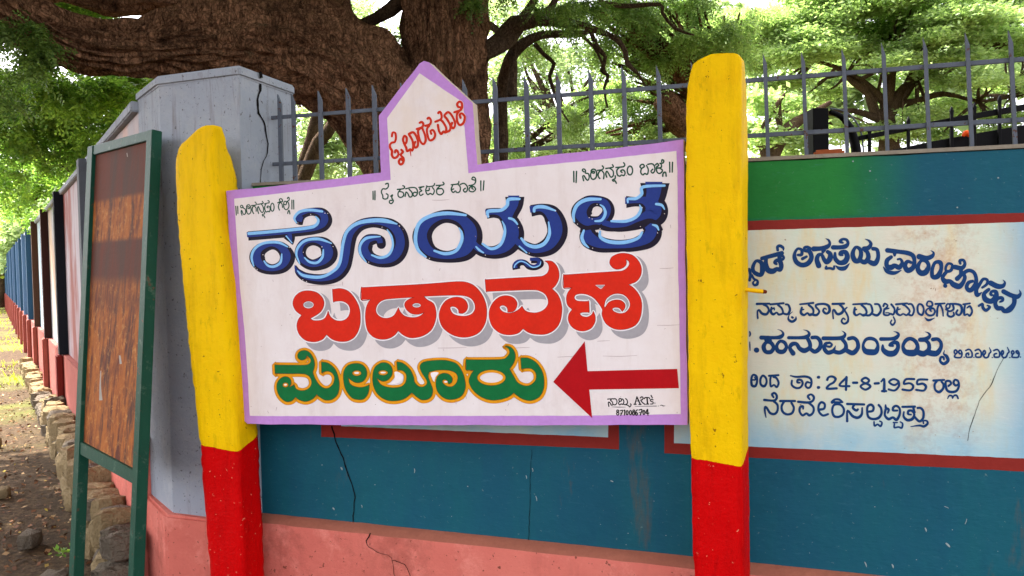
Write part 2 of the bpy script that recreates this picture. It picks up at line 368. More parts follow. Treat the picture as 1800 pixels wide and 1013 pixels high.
GREEN = [
 ([(78,298,c),(250,300),(400,298),(442,270),(440,235),(405,203,c),(392,235),(355,250),(320,235),(310,200),(330,165),(380,150),(430,170),(470,230),(484,300),(465,375,c),(490,440),(530,500),(580,535),(630,530),(672,490),(685,430),(662,382),(610,362),(555,380,c),(553,270,c),(620,280),(690,340),(725,430),(735,520),(715,600),(660,650),(590,655),(530,620),(505,595,c),(470,640),(400,670),(330,655),(290,625,c),(250,665),(190,670),(130,620),(100,550),(105,480),(145,430),(200,418),(240,450),(242,500),(222,525),(275,500,c),(300,545),(360,560),(420,540),(452,490),(440,430),(400,397),(340,388),(200,388),(82,385,c)], [ell(188,502,30,24)]),
 ([(900,282),(970,298),(1010,350),(1012,410),(975,465),(910,480),(850,450),(825,425,c),(845,490),(900,520),(970,525),(1040,503,c),(1030,580),(990,640),(930,652),(860,630),(800,550),(778,460),(780,370),(820,305)], [ell(912,382,46,28)]),
 ([(1170,275),(1240,290),(1272,340),(1270,400),(1230,450),(1180,465),(1140,450),(1112,425,c),(1150,490),(1210,520),(1290,530),(1370,515),(1410,470),(1415,400),(1380,358),(1325,350,c),(1320,268,c),(1380,280),(1450,340),(1490,420),(1500,470),(1540,515),(1590,520),(1625,490),(1620,450),(1570,370),(1555,310),(1590,270),(1680,254),(1780,250),(1851,258),(1931,290),(1986,370),(2011,450),(2016,530),(1981,610),(1901,648),(1811,640),(1741,580),(1716,500),(1731,420),(1781,385),(1841,390),(1881,430),(1876,478),(1845,492,c),(1832,458),(1795,448),(1783,475),(1830,515),(1890,515),(1930,470),(1936,410),(1901,370),(1831,352),(1731,352),(1648,372,c),(1640,420),(1665,490),(1685,550),(1675,610),(1640,645),(1580,655),(1530,630),(1471,580,c),(1400,640),(1300,665),(1200,650),(1120,590),(1080,500),(1075,400),(1100,320)], [ell(1180,378,48,26)]),
 ([H(p) for p in [(692,245,c),(900,245),(1060,240),(1110,215),(1135,170),(1120,130),(1085,106,c),(1150,120),(1190,180),(1185,260),(1135,342,c),(1180,420),(1220,480),(1290,510),(1350,500),(1400,450),(1400,380),(1350,335),(1255,338,c),(1248,228,c),(1320,228),(1400,270),(1460,350),(1485,440),(1480,540),(1440,620),(1360,660),(1280,650),(1210,610),(1178,580,c),(1130,620),(1040,650),(940,655),(840,620),(760,550),(722,470),(735,410),(770,355,c),(692,350,c)]], [ell(950+1331,428,145,80)]),
]
def closed(L): return L + [L[0]]
def O(cx, cy, rx, ry): return [(cx + rx * math.cos(a), cy + ry * math.sin(a)) for a in [i * math.pi / 4 for i in range(9)]]
T1 = ((410,330,14.9), 28, [
 [(70,490),(85,720)],[(120,490),(128,680)],[(1540,330),(1540,560)],[(1585,330),(1590,560)],
 [(240,520),(215,530),(195,505),(205,470),(235,465),(260,500),(270,535),(310,560),(330,620),(320,680),(285,705),(255,670),(235,610),(215,600),(215,660),(235,725)],
 [(360,520),(352,490),(380,458),(425,455),(460,510),(470,600),(450,670),(405,695),(368,660),(352,590),(360,520),(400,500),(430,520),(425,550),(390,545)],
 [(485,470),(600,455),(597,395),(575,380)],[(560,470),(515,510),(500,580),(515,640),(540,680)],[(560,480),(600,540),(605,620)],
 [(640,440),(760,420),(790,400),(765,360)],[(740,430),(780,490),(800,560),(790,630),(750,650),(700,580),(665,500),(640,540),(650,620),(670,680)],[(830,640),(820,690),(770,705),(775,745),(805,735),(835,790)],
 [(820,430),(900,405),(940,400),(945,360),(915,340)],[(860,430),(830,500),(835,580),(870,640),(915,620),(950,635),(970,570),(955,500),(905,485),(890,520),(920,530)],O(1030,515,45,105),
 [(1170,400),(1230,370),(1290,370),(1290,320),(1250,290),(1215,310),(1225,345)],[(1240,380),(1200,440),(1190,520),(1215,590)],[(1250,390),(1285,440),(1295,520)],
 [(1345,440),(1385,450),(1400,400),(1380,360),(1340,370),(1325,450),(1340,540),(1390,580),(1440,550),(1465,480),(1450,400),(1415,365),(1465,330),(1470,270),(1440,255),(1425,290)],[(1430,680),(1445,620),(1470,600),(1490,690)]])
T2 = ((640,300,8.18), 19, [
 [(130,300),(132,415)],[(158,295),(158,420)],[(1680,150),(1680,290)],[(1725,150),(1715,280)],
 [(310,195),(345,185),(350,230),(320,265),(270,265),(250,310),(270,360),(275,400),(310,410),(340,395),(345,350),(322,335)],[(385,370),(412,350),(400,390),(422,440),(395,475),(365,460),(375,430),(400,430)],
 [(480,272),(570,260),(582,230),(558,218)],[(530,270),(492,320),(495,370),(530,387),(570,360),(560,315),(500,302)],
 [(600,262),(680,245),(740,250),(768,290),(760,350),(725,370),(705,340),(725,312),(750,318)],[(650,270),(692,320),(690,370),(655,380),(630,330),(605,312),(592,372)],
 [(790,242),(860,232)],[(835,240),(800,265),(832,290),(795,315),(812,358),(850,340)],
 [(1015,188),(1000,220),(930,232),(900,222)],[(905,232),(888,290),(915,345),(955,330),(990,345),(1012,290),(985,245)],[(900,290),(935,285),(940,255)],
 [(1040,215),(1130,208),(1152,190),(1135,168)],[(1100,215),(1050,270),(1050,330),(1100,350),(1145,310),(1120,262),(1050,268)],
 [(1255,205),(1350,192),(1365,158)],[(1275,215),(1255,270),(1280,315),(1315,295),(1340,318),(1378,300),(1385,240),(1350,195)],[(1385,200),(1440,185),(1485,230),(1482,290),(1450,310),(1430,280),(1458,255)],[(1262,275),(1290,265)],
 [(1510,218),(1580,200),(1605,160),(1600,110),(1570,95),(1552,125),(1590,138)],[(1560,215),(1515,255),(1520,295),(1570,305),(1605,270),(1580,232),(1550,250),(1572,270)]])
T3 = ((1000,260,9.0), 23, [
 [(78,375),(80,540)],[(122,375),(115,550)],[(1595,230),(1597,385)],[(1640,230),(1635,385)],
 [(240,380),(215,362),(220,340),(250,340),(265,370),(262,400),(310,412),(322,470),(300,515),(270,490),(240,442),(220,455),(235,522)],
 [(360,385),(352,365),(380,340),(420,350),(440,400),(430,470),(390,500),(355,480),(345,420),(365,378),(400,375),(402,402),(372,398)],
 [(455,358),(530,345),(548,312),(530,288)],[(510,350),(470,400),(465,450),(490,487)],[(520,360),(555,410),(550,490)],
 [(585,328),(670,315),(705,300),(690,268)],[(650,325),(700,370),(702,440),(665,465),(630,410),(602,372),(585,412),(600,465)],[(735,445),(730,490),(690,508),(708,530),(730,520),(752,562)],
 [(745,312),(860,300),(885,270),(868,238)],[(800,310),(760,360),(770,430),(810,450),(832,430),(872,440),(890,390),(858,350),(820,368),(842,392)],O(967,360,42,70),
 [(1150,330),(1125,300),(1145,268),(1180,265),(1192,300),(1150,332),(1138,390),(1170,430),(1202,408),(1242,420),(1257,350),(1230,280)],[(1250,262),(1320,255),(1357,300),(1355,370),(1325,400),(1300,370),(1328,340)],
 [(1370,272),(1400,250),(1422,280),(1390,302),(1400,322),(1460,310),(1462,262),(1440,248),(1490,240),(1502,205),(1475,190),(1468,222)],[(1385,320),(1390,370),(1420,405),(1460,395),(1480,355),(1440,322)],[(1485,450),(1495,400),(1530,390),(1540,450)]])
T4 = ((670,170,7.79), 33, [
 [(150,545),(160,495),(195,500),(205,560),(190,620),(150,632),(122,665),(130,710),(152,745),(150,800),(175,840),(215,830),(240,790),(225,745),(200,735),(192,765)],[(280,730),(300,760),(270,800),(310,850),(300,910),(265,930),(245,890),(270,850),(290,870)],
 [(330,650),(350,620),(350,560),(320,540),(302,590),(320,650),(345,700),(360,750),(400,722),(430,740),(442,680),(430,600),(388,525)],[(385,512),(440,490),(482,540),(507,620),(500,680),(470,700),(455,660),(470,622)],[(400,740,18),(410,812,10)],
 [(490,445),(560,420),(580,380),(560,350),(530,360)],[(550,430),(510,470),(520,560),(550,630),(585,650),(612,600),(600,520),(568,440)],
 [(610,402),(670,380),(685,330),(660,290),(640,302)],[(660,400),(630,450),(640,540),(670,600),(720,580),(742,520),(715,462),(680,472),(690,512)],
 [(745,345),(820,310),(830,260),(810,210),(785,225)],[(780,390),(795,470),(825,515),(855,480),(885,492),(893,430),(850,350),(822,325)],[(885,490),(940,465),(950,400),(905,310),(870,262),(920,215),(970,260),(1012,350),(1010,410),(985,435),(960,400),(975,362)],
 [(1005,215),(1080,190),(1110,150),(1105,90),(1075,70),(1045,100),(1055,140),(1095,150)],[(1070,200),(1040,250),(1045,340),(1080,390),(1130,360),(1147,280),(1110,232),(1080,250),(1090,292)]])
T5 = ((1050,685,12.857), 25, [
 [(235,215),(360,205)],[(330,212),(300,240),(340,280),(350,340),(320,350),(280,290),(250,290),(262,380)],[(350,330),(400,345),(440,310),(440,240),(400,205),(370,215)],
 [(500,270),(540,255),(545,215),(510,203),(487,230),(500,270),(480,310),(510,345),(540,320),(570,335),(602,280),(580,220),(555,212)],[(590,330),(640,340),(682,300),(670,230),(640,205)],[(650,340),(700,360),(735,392),(765,345),(752,322)],
 [(830,332),(878,332)],[(850,330),(895,162)],[(895,165,30),(972,333,30)],[(940,335),(990,335)],[(865,260,14),(930,260,14)],
 [(970,190),(1010,163),(1037,190),(1018,225),(985,240),(1020,290),(1080,335)],[(1062,205),(1085,180),(1170,183),(1182,205)],[(1125,185,32),(1135,325,32)],[(1108,328),(1162,326)],
 [(1262,230),(1210,222),(1205,258),(1262,285),(1252,322),(1205,325)],[(1302,303,22),(1304,306,22)],[(1215,130),(1245,188)],
 [(330,390,8),(480,395,16),(640,395,8)],[(850,378,8),(1340,372,16)],[(1372,372,12),(1390,368,12)],[(1418,365,10),(1450,350,16),(1490,368,22),(1540,366,5)],
 O(462,485,22,26),O(462,545,26,30),[(520,478),(575,472),(530,580)],[(520,530,16),(565,528,16)],[(605,470),(622,465),(615,575)],O(675,520,22,48),O(752,520,24,50),O(825,480,20,22),O(820,540,24,34),
 [(905,455),(870,500),(865,550),(885,578),(910,550),(895,520),(870,530)],[(945,460),(1010,455),(970,575)],[(945,520,16),(1000,516,16)],O(1055,515,22,48),[(1130,445),(1105,530),(1168,530)],[(1140,450),(1145,575)]])
W1a = ((1300,360,6.33), 45, [
 [(108,720,34),(122,780,34),(112,840,34)],[(140,785,24),(160,825,30),(200,848,28),(195,885,34),(165,895,30),(150,870,26),(165,848,16)],
 closed([(150,690,45),(185,627,36),(240,645,50),(258,710,60),(240,778,52),(190,770,48),(155,740,45)]),
 [(250,598,46),(370,566,46),(470,540,52)],[(425,505,34),(422,470,34),(450,458,34),(485,480,30),(488,505,16)],
 [(300,590,40),(292,650,52),(315,725,65),(370,740,62),(415,715,46),(450,725,46),(465,680,50),(445,625,50),(410,622,40),(392,645,42),(410,660,30)],[(440,585,40),(475,570,34),(492,590,30),(475,612,34),(455,600,30)],
 [(650,560,30),(690,555,36),(690,505,36),(650,490,30),(618,530,36),(612,590,46),(640,645,52),(700,672,55),(765,650,60),(800,585,55),(775,520,50),(725,510,36),(722,480,32),(755,472,36),(790,490,36)],[(700,602,36),(745,578,30)],
 [(825,492,56),(900,488,52),(970,470,50),(1003,435,36),(990,395,24),(958,378,6)],[(935,500,60),(925,530,34)],[(880,678,60),(860,610,50),(880,560,46),(915,560,40),(940,610,46),(970,640,50),(1005,600,60),(1008,550,52),(980,525,46)],
 [(965,688,26),(958,712,28),(1000,706,30),(1045,715,30),(1052,684,24)],
 [(1040,475,52),(1120,475,50),(1180,462,52),(1205,430,38),(1190,392,34),(1145,385,30),(1118,410,36),(1148,424,22)],[(1062,540,30),(1065,600,50),(1110,645,50),(1170,635,60),(1198,580,55),(1178,530,50),(1130,530,44),(1112,555,30),(1145,562,22)],[(1070,680,12),(1110,708,42),(1170,706,48),(1222,655,10)],
 closed([(1258,545,48),(1290,475,36),(1338,495,46),(1350,560,50),(1322,625,55),(1278,615,55)]),[(1330,610,50),(1390,640,55),(1432,590,55),(1420,530,45),(1390,505,40)],[(1385,490,52),(1430,482,52),(1460,440,38),(1440,402,24),(1398,383,6)],[(1425,625,50),(1500,655,58),(1540,590,48),(1530,505,44),(1485,490,46)]])
W1b = ((1540,400,6.33), 45, [
 [(125,255,56),(250,270,46),(350,285,50),(408,315,50),(425,375,44),(408,448,58),(352,478,58),(320,430,52),(345,380,44),(388,390,34)],[(205,285,50),(205,310,30)],
 [(165,330,40),(120,370,50),(120,430,55),(165,445,60),(205,425,50),(255,445,55),(288,395,40),(270,352,28),(240,355,24)],[(80,440,12),(120,488,42),(200,507,44),(278,478,10)],
 [(478,325,62),(560,342,56),(620,320,46),(638,282,26),(605,256,6)],closed([(468,420,45),(505,368,36),(560,380,46),(582,430,50),(552,495,62),(500,508,62),(465,470,52)]),
 closed([(622,470,42),(655,392,40),(712,392,50),(722,460,44),(685,540,60),(628,548,52)]),
 closed([(772,450,32),(800,402,32),(845,418,30),(832,475,38),(785,488,32)]),[(775,500,40),(738,555,46),(765,600,60),(820,600,50),(860,635,60),(920,655,60),(960,620,50),(985,560,40),(975,510,42),(1030,478,40),(1088,505,44),(1112,580,44),(1092,655,52),(1042,700,55),(1005,668,44),(1025,615,44),(1070,598,34)],
 [(875,440,52),(950,452,52),(985,410,38),(970,365,32),(930,370,36),(935,402,30)],[(940,455,50),(940,525,46),(900,570,55)],[(765,648,48),(768,650,48)],
 [(1180,668,30),(1228,632,34),(1235,585,30),(1190,575,34),(1150,630,40),(1112,695,50),(1125,752,46),(1172,722,10)],
 [(1272,618,58),(1350,655,56),(1408,650,50),(1430,612,26),(1408,583,6)],[(1250,690,40),(1198,740,46),(1215,800,60),(1280,820,62),(1330,770,58),(1330,715,44),(1285,712,36),(1272,745,34),(1300,755,24)],[(1140,872,26),(1180,850,28),(1185,890,34),(1220,922,34),(1262,885,30),(1235,868,18)],
 [(1415,712,50),(1500,755,50),(1568,770,50),(1602,735,30),(1590,693,6)],[(1535,780,50),(1530,850,54),(1480,912,62),(1425,930,50),(1395,900,50),(1345,895,55),(1322,840,48),(1350,790,40),(1398,785,40),(1405,812,34),(1375,828,22)]])
W2a = ((1310,510,7.79), 31, [
 [(160,190,34),(330,186,30)],[(250,200),(300,225),(322,280),(290,330,36),(230,320,36),(190,275),(168,295,24),(172,385,28)],
 [(345,196),(525,180)],[(360,240,26),(352,300,36),(385,332,36),(430,308,26),(460,335,34),(515,315),(500,250),(450,205)],[(365,262,20),(395,245,22),(398,270,20)],[(520,320),(580,330,36),(612,270,34),(590,205),(555,196)],[(645,298,10),(600,345,14),(592,400,32),(640,432,38),(690,402,32),(694,365,12)],[(640,372,34),(650,378,34)],
 [(750,195,24),(930,176)],[(775,240,28),(762,310,40),(805,342,34),(850,315,26),(885,342,34),(930,315),(925,255),(870,205)],[(780,270,22),(800,265,22)],[(900,330),(975,342,36),(1012,290),(965,225),(985,198),(1080,190,34),(1142,220,40),(1152,290,40),(1110,322,34),(1068,290),(1080,250,24),(1108,262,20)],
 [(1195,190),(1350,186)],[(1290,196),(1342,255,34),(1322,310,38),(1260,328,38),(1215,270),(1198,295,24),(1205,390,22)],[(1392,238,20),(1362,272,24),(1385,320,26),(1408,375,26),(1400,435),(1350,460),(1318,425,28),(1340,385,24),(1365,402,20)],
 [(1475,195,26),(1660,186)],[(1500,240,28),(1490,310,38),(1520,345,32),(1570,325,26),(1620,348,32),(1660,310),(1640,250),(1590,205)],[(1495,275,24),(1520,265,22)]])
W2b = ((1510,510,7.79), 29, [
 [(60,338),(140,345,34),(182,290,34),(160,205),(120,192)],[(190,330),(250,345,34),(297,280,34),(270,200),(215,192)],
 [(345,262),(370,245,26),(390,210,26),(350,185),(332,220)],[(345,262),(338,330),(390,345),(430,325),(468,335),(484,260),(440,196)],[(345,262),(405,250,24)],[(365,312,18),(410,312,18)],[(470,368,22),(492,430,26),(460,478),(430,450,24),(445,412,18)],
 [(505,195),(655,182)],[(528,240),(515,310,34),(560,345),(602,325,24),(650,342),(692,290),(645,225),(600,200)],[(528,268,22),(560,260,20)],[(680,335),(725,345),(752,270),(720,196),(675,192)],closed([(798,240),(822,192,25),(865,210),(884,270),(862,338,34),(812,315)]),
 closed([(925,200,25),(945,155,25),(992,165,28),(1000,212,28),(950,222,25)]),[(990,235,22),(930,262,22),(912,305),(950,345),(1010,340),(1037,290),(1010,250),(970,265,34),(985,290,24)],[(898,375,12),(950,412,36),(1032,382,10)],
 [(1045,190),(1170,182,26)],[(1090,200),(1072,250),(1065,352)],[(1112,205),(1140,270),(1150,355,20)],
 closed([(1188,222,24),(1212,188,24),(1242,205,24),(1232,245,24),(1200,248,24)]),[(1240,190),(1330,190),(1392,215,34),(1403,290,34),(1370,342),(1328,320),(1345,275,26)],[(1190,262),(1240,290),(1292,260),(1282,205)],[(1212,300,24),(1212,345),(1255,366),(1295,345),(1290,305,22)],
 [(1425,195),(1515,182,26)],[(1450,200),(1438,270),(1442,342),(1480,328,24),(1512,352),(1545,290),(1515,222),(1475,245,18)]])
W3a = ((1310,510,7.79), 50, [
 [(62,570,20),(70,600,24),(62,630,20)],[(62,710,14),(64,760,20),(66,825,14)],[(150,820,70),(156,822,70)],
 [(220,650,58),(400,652,48),(480,642,56),(520,600,38),(492,556,18),(440,538,4)],[(310,675,100),(330,700,80)],closed([(252,775,58),(290,715,46),(352,722,58),(388,785,55),(352,845,58),(280,842,55)]),closed([(432,760,48),(478,700,42),(540,720,52),(562,785,48),(520,842,58),(448,832,58)]),
 [(595,652,50),(750,652,50),(840,640,56),(876,600,42),(850,560,24),(793,543,4)],[(850,655,50),(885,730,52),(880,790,60),(810,828,70),(745,800,60),(700,738,50),(640,742,58),(612,795,54),(655,865,66)],[(880,795,50),(950,842,60),(1018,795,66),(1030,715,55),(985,652,50),(915,650,50)],
 [(1070,660,54),(1250,660,52),(1330,650,56),(1367,610,40),(1352,577,20),(1318,556,4)],[(1150,722,36),(1100,735,46),(1082,800,56),(1130,855,62),(1200,835,55),(1225,790,28),(1235,760,8)],[(1200,835,55),(1290,855,62),(1368,810,60),(1375,740,52),(1330,675,50)],[(1105,765,30),(1160,775,34),(1185,745,30),(1150,715,28)],[(1370,815,60),(1470,860,66),(1540,790,62),(1532,700,54),(1480,655,52),(1415,665,52)]])
W3b = ((1510,510,7.79), 50, [
 closed([(55,760,42),(90,682,46),(155,662,50),(225,688,46),(257,760,42),(228,840,74),(155,850,90),(85,832,72)]),
 [(300,670,58),(430,668,52),(500,655,56),(540,612,40),(520,582,24),(468,563,4)],[(322,755,26),(332,820,60),(400,868,80),(480,862,80),(530,795,60),(520,725,60),(460,722,50),(415,755,38),(462,762,34)],
 closed([(600,770,46),(638,692,56),(700,665,50),(768,700,52),(800,775,60),(770,850,84),(700,862,95),(630,840,76)]),[(780,840,70),(880,872,80),(950,815,62),(952,735,54),(905,685,50)],[(835,680,64),(910,672,60),(965,630,44),(950,590,24),(898,570,4)],[(930,850,80),(1050,868,80),(1112,800,60),(1120,725,46),(1075,672,50),(1008,676,52)],
 [(1168,825,10),(1158,875,26),(1195,905,46),(1215,965,46),(1160,1008,44),(1110,975,36),(1118,920,34),(1152,920,34),(1160,950,26)]])
W3c = ((1600,580,8.44), 27, [
 [(665,360),(692,335),(680,300),(655,305),(650,335),(665,360),(655,400),(710,412),(752,402),(765,345),(742,300),(718,318),(728,352),(755,352)],[(796,405,20),(799,405,20)],
 [(822,305),(870,288),(910,330),(912,395),(870,405),(830,400),(828,355),(860,345),(862,370)],[(940,407,18),(943,407,18)],
 [(962,305),(1010,288),(1048,330),(1045,395),(1010,405),(972,398),(970,358),(1002,348)],[(1090,370),(1112,340),(1098,305),(1078,325),(1080,375),(1110,412),(1150,400),(1170,350),(1192,320),(1170,262,12)],[(1212,410,18),(1215,410,18)],
 [(1238,305),(1285,290),(1320,330),(1316,395),(1280,405),(1246,398),(1244,360),(1275,350)],[(1360,370),(1380,340),(1368,308),(1350,325),(1352,375),(1382,412),(1420,398),(1440,350),(1462,320),(1435,255,12)],[(1472,410,18),(1475,410,18)],
 [(1512,365),(1535,340),(1520,308),(1500,320),(1502,350),(1512,368),(1505,400),(1560,408),(1598,400),(1610,345),(1585,308),(1565,325),(1590,352)],[(1628,402,20),(1631,402,20)]])
W4a = ((1310,640,7.79), 32, [
 closed([(85,200),(110,148),(155,170),(162,240),(138,300,36),(92,288,36)]),[(95,215,22),(138,215,22),(130,180,18)],closed([(208,210),(240,158),(282,190),(292,250),(262,302,36),(215,280)]),
 [(325,160),(455,152)],[(350,170),(342,230),(352,305),(395,285,26),(430,315),(457,260),(430,195),(385,175)],
 [(620,158,20),(700,175),(820,170),(890,195,36),(907,250,34),(890,312),(852,325),(825,290),(845,248),(882,255,26)],[(640,225,28),(638,285),(690,325),(752,320),(785,270),(768,222),(722,215),(715,250),(748,255,24)],
 [(998,180,42),(1006,180,42)],[(1000,320,42),(1008,320,42)],[(1122,215,36),(1140,180),(1190,170),(1235,200,38),(1210,250),(1150,285),(1120,335,34),(1250,332,34)],[(1385,185),(1290,290),(1425,302)],[(1385,180,36),(1378,352,36)],[(1478,255,34),(1530,255,34)]])
W4b = ((1500,640,7.79), 32, [
 [(0,255,34),(50,255,34)],closed([(165,188),(215,225),(170,262),(112,225)]),closed([(165,265),(232,305),(165,350),(98,305)]),[(292,265,34),(345,262,34)],[(380,240,24),(420,208,30),(420,370,44)],[(392,370),(448,370)],
 closed([(550,205),(618,240),(560,287),(488,245)]),[(618,240),(622,300),(565,360),(482,345)],[(830,205),(720,208),(692,270),(770,262),(818,302,36),(780,358),(672,348)],[(1010,212),(890,215),(875,275),(950,268),(992,310,36),(960,362),(860,352)],
 [(1095,225),(1240,216)],[(1140,235),(1110,280),(1120,350),(1170,382,38),(1222,340,36),(1232,280),(1205,240)],
 [(1300,300),(1335,265),(1310,230),(1265,240),(1262,300),(1285,362,34),(1345,382,36),(1410,365,36),(1442,300,32),(1430,232),(1388,215),(1370,255),(1395,292),(1432,280)],[(1288,472,14),(1310,432,24),(1348,436,24),(1355,472,14),(1375,432,24),(1410,428,26),(1432,470,24)]])
W5a = ((1310,640,7.79), 34, [
 [(260,490),(380,500),(425,478),(430,430),(400,395,30),(368,415,34),(388,455,28)],[(390,508),(442,560),(440,640),(400,682,38),(340,668,36),(295,600),(272,585,28),(268,640,28),(285,730,14)],
 [(480,505),(680,505)],[(530,515),(498,580),(512,650),(570,687),(640,670),(665,600),(632,530)],
 [(725,515),(860,525),(925,500),(938,450),(900,415,30),(858,440),(882,482,28)],[(870,530),(932,590),(930,660),(880,702),(838,675),(785,702),(745,650),(752,590),(790,578),(792,612,24)],
 [(1020,622),(1078,608),(1088,550),(1045,522),(1008,560),(1005,640),(1060,702),(1132,685)],[(1190,522,44),(1225,485,30),(1285,485,30),(1335,522,20)],[(1190,522),(1330,522,24)],closed([(1205,570),(1190,640),(1215,710),(1275,722),(1335,690),(1350,620),(1310,560),(1250,548)]),
 [(1395,545),(1625,552)]])
W5b = ((1500,640,7.79), 34, [
 [(10,560),(-8,600),(40,635),(60,620)],[(120,600,24),(112,690),(60,732,38),(-10,712,38),(-60,652),(-85,645,26),(-85,780,38)],
 [(205,650),(262,640),(275,590),(240,555),(195,580),(188,650),(205,722,36),(265,752,38),(340,738,38),(382,680),(378,605),(345,560)],[(282,790,24),(290,845,28),(330,825,24),(372,850,28),(390,800,24),(360,780,20)],
 [(440,560,22),(445,600),(482,622),(470,668,26)],[(440,620),(430,700),(480,752,38),(540,730),(590,762,38),(632,690),(632,610),(590,572),(548,590),(542,632),(600,635,28)],[(548,800,22),(600,800,22)],[(560,822,24),(560,868,26),(615,860,26),(660,872,28),(672,815,24),(640,790,20)],
 [(670,585),(840,582)],[(690,655,26),(688,720),(740,766,40),(805,750,40),(832,690),(802,640),(755,640),(748,682),(790,692,24)],[(820,600),(835,660)],[(835,720),(900,782,38),(952,740),(957,650),(920,602),(878,600)],[(785,855,12),(900,840,30),(965,852,34),(1015,812),(1000,775,28),(955,778,24),(960,812,22)]])
def write(frame, data, h, mat, parent, label=None, grow=0, name='painted_word'):
    (o, w, strokes) = data; k = Ink(frame, o).base(h)
    for st in strokes: k.stroke(st, w, grow=grow, closed=(len(st) > 3 and st[0] == st[-1]), step=8) if not (len(st) > 3 and st[0] == st[-1]) else k.stroke(st[:-1], w, grow=grow, closed=True, step=8)
    return k.obj(name, mat, parent, label)
# ================================================================ GROUND
def m_ground():
    t = NT('leafy_soil'); y = t.axis(1)
    soil = t.mix(t.noise(2.5, 8, .7), (.028, .018, .011, 1), (.085, .055, .031, 1))
    soil = t.mix(t.ramp(t.noise(26, 4, .7), [(.45, 0.0), (.62, 1.0)]), soil, (.12, .078, .042, 1))
    grass = t.mix(t.noise(9, 6, .7), (.07, .10, .02, 1), (.20, .20, .045, 1))
    g = t.math('MULTIPLY', t.ramp(t.noise(.55, 5, .6), [(.44, 0.0), (.6, 1.0)]), t.band(y, 8.5, 400, 2.5))
    return t.done(t.mix(g, soil, grass), .95, [(t.noise(14, 8, .7), .02), (t.noise(60, 4, .7), .006)], .15)
g = MB(); N = 60; xs = np.concatenate([[-400, -120, -50], np.linspace(-26, 26, N), [50, 120, 400]]); ys = np.concatenate([[-60, -20], np.linspace(-6, 46, N), [90, 200, 700]])
gv = []
for yy in ys:
    for xx in xs:
        near = abs(xx) <= 26 and yy <= 46
        gv.append((xx, yy, (mnoise.fractal(Vector((xx * .35, yy * .35, 0)), 1, 2, 4) * .05 if near else 0)))
nx = len(xs)
ground = meshobj('ground', gv, [(j * nx + i, j * nx + i + 1, (j + 1) * nx + i + 1, (j + 1) * nx + i) for j in range(len(ys) - 1) for i in range(nx - 1)], m_ground(), smooth=True)
ground['kind'] = 'structure'

# ================================================================ FRONT WALL
def wl(*pts): return [FW.uv(x, y) for x, y in pts]
def m_wall():
    t = NT('teal_mural_paint'); x, z = t.axis(0), t.axis(2)
    c0 = t.mix(t.noise(1.3, 5, .6), lin((16, 60, 80)), lin((26, 96, 116)))
    c0 = t.mix(t.ramp(t.noise(.8, 6, .7, t.mapping((6, 1, 1.2))), [(.4, 0.0), (.75, .5)]), c0, lin((22, 98, 98)))
    a0, a1 = wl((1300, 330), (1500, 330))[0][0], wl((1300, 330), (1530, 330))[1][0]
    g = t.math('MULTIPLY', t.band(x, -9, a1 + .03, .16), t.band(z, wl((1400, 388))[0][1] - .0, 3, .02))
    c0 = t.mix(g, c0, t.mix(t.noise(3, 4), lin((26, 104, 38)), lin((40, 132, 60))))
    # brown rain streaks
    c0 = t.mix(t.math('MULTIPLY', t.ramp(t.noise(1.6, 6, .75, t.mapping((2.2, 1, .5))), [(.6, 0.0), (.72, .6)]), t.band(z, -2, 4, .2)), c0, lin((104, 76, 40)))
    c0 = t.mix(t.ramp(t.noise(2.6, 8, .75), [(.46, 0.0), (.66, .55)]), c0, (.62, .66, .72, 1), 'MULTIPLY')
    c0 = t.mix(t.ramp(t.noise(5, 9, .8), [(.56, 0.0), (.70, .35)]), c0, (1.35, 1.3, 1.25, 1), 'MULTIPLY')
    c0 = t.mix(t.ramp(t.noise(60, 3, .7), [(.66, 0.0), (.69, .5)]), c0, lin((110, 132, 128)))
    c0 = t.mix(t.ramp(t.noise(1, 4, .7, t.mapping((14, 1, 50))), [(.6, 0.0), (.75, .25)]), c0, lin((70, 120, 130)))
    return t.done(c0, .6, [(t.noise(1, 6, .65, t.mapping((30, 30, 90))), .0012), (t.noise(5, 4), .006)], .3)
def m_panel():
    t = NT('cream_mural_panel_paint'); x, z = t.axis(0), t.axis(2)
    b = t.mix(t.ramp(t.noise(3.0, 6, .65), [(.3, 0.0), (.7, 1.0)]), lin((224, 212, 192)), lin((200, 218, 200)))
    b = t.mix(t.ramp(t.noise(2.2, 5, .7, t.mapping((3, 1, .8), (2.1, 0, 0))), [(.5, 0.0), (.7, .85)]), b, lin((222, 198, 140)))
    sx = wl((1640, 500))[0][0]
    st = t.math('MULTIPLY', t.band(x, sx - .11, sx + .13, .07), t.ramp(t.noise(16, 8, .8), [(.46, 0.0), (.72, .8)]))
    b = t.mix(st, b, lin((184, 134, 88)))
    zb = wl((1320, 785))[0][1]; xr = wl((1800, 600))[0][0]
    b = t.mix(t.math('MULTIPLY', t.band(z, -3, zb + .10, .12), t.ramp(t.noise(3.5, 5, .6), [(.25, .2), (.7, 1.0)])), b, lin((120, 182, 208)))
    b = t.mix(t.math('MULTIPLY', t.band(x, xr - .03, xr + 3, .10), .85), b, lin((96, 164, 200)))
    b = t.mix(t.ramp(t.noise(42, 3, .7), [(.70, 0.0), (.73, .8)]), b, lin((130, 105, 70)))
    b = t.mix(t.ramp(t.noise(1, 5, .7, t.mapping((20, 1, 110))), [(.58, 0.0), (.72, .3)]), b, lin((232, 226, 206)))
    return t.done(b, .65, [(t.noise(1, 6, .65, t.mapping((30, 30, 90))), .001), (t.noise(5, 4), .004)], .3)
M_wall, M_panel = m_wall(), m_panel()
M_border = paint('mural_border_red_paint', (140, 42, 34), .25, 3, .6, .001, 60, chips=.79, spec=.3)
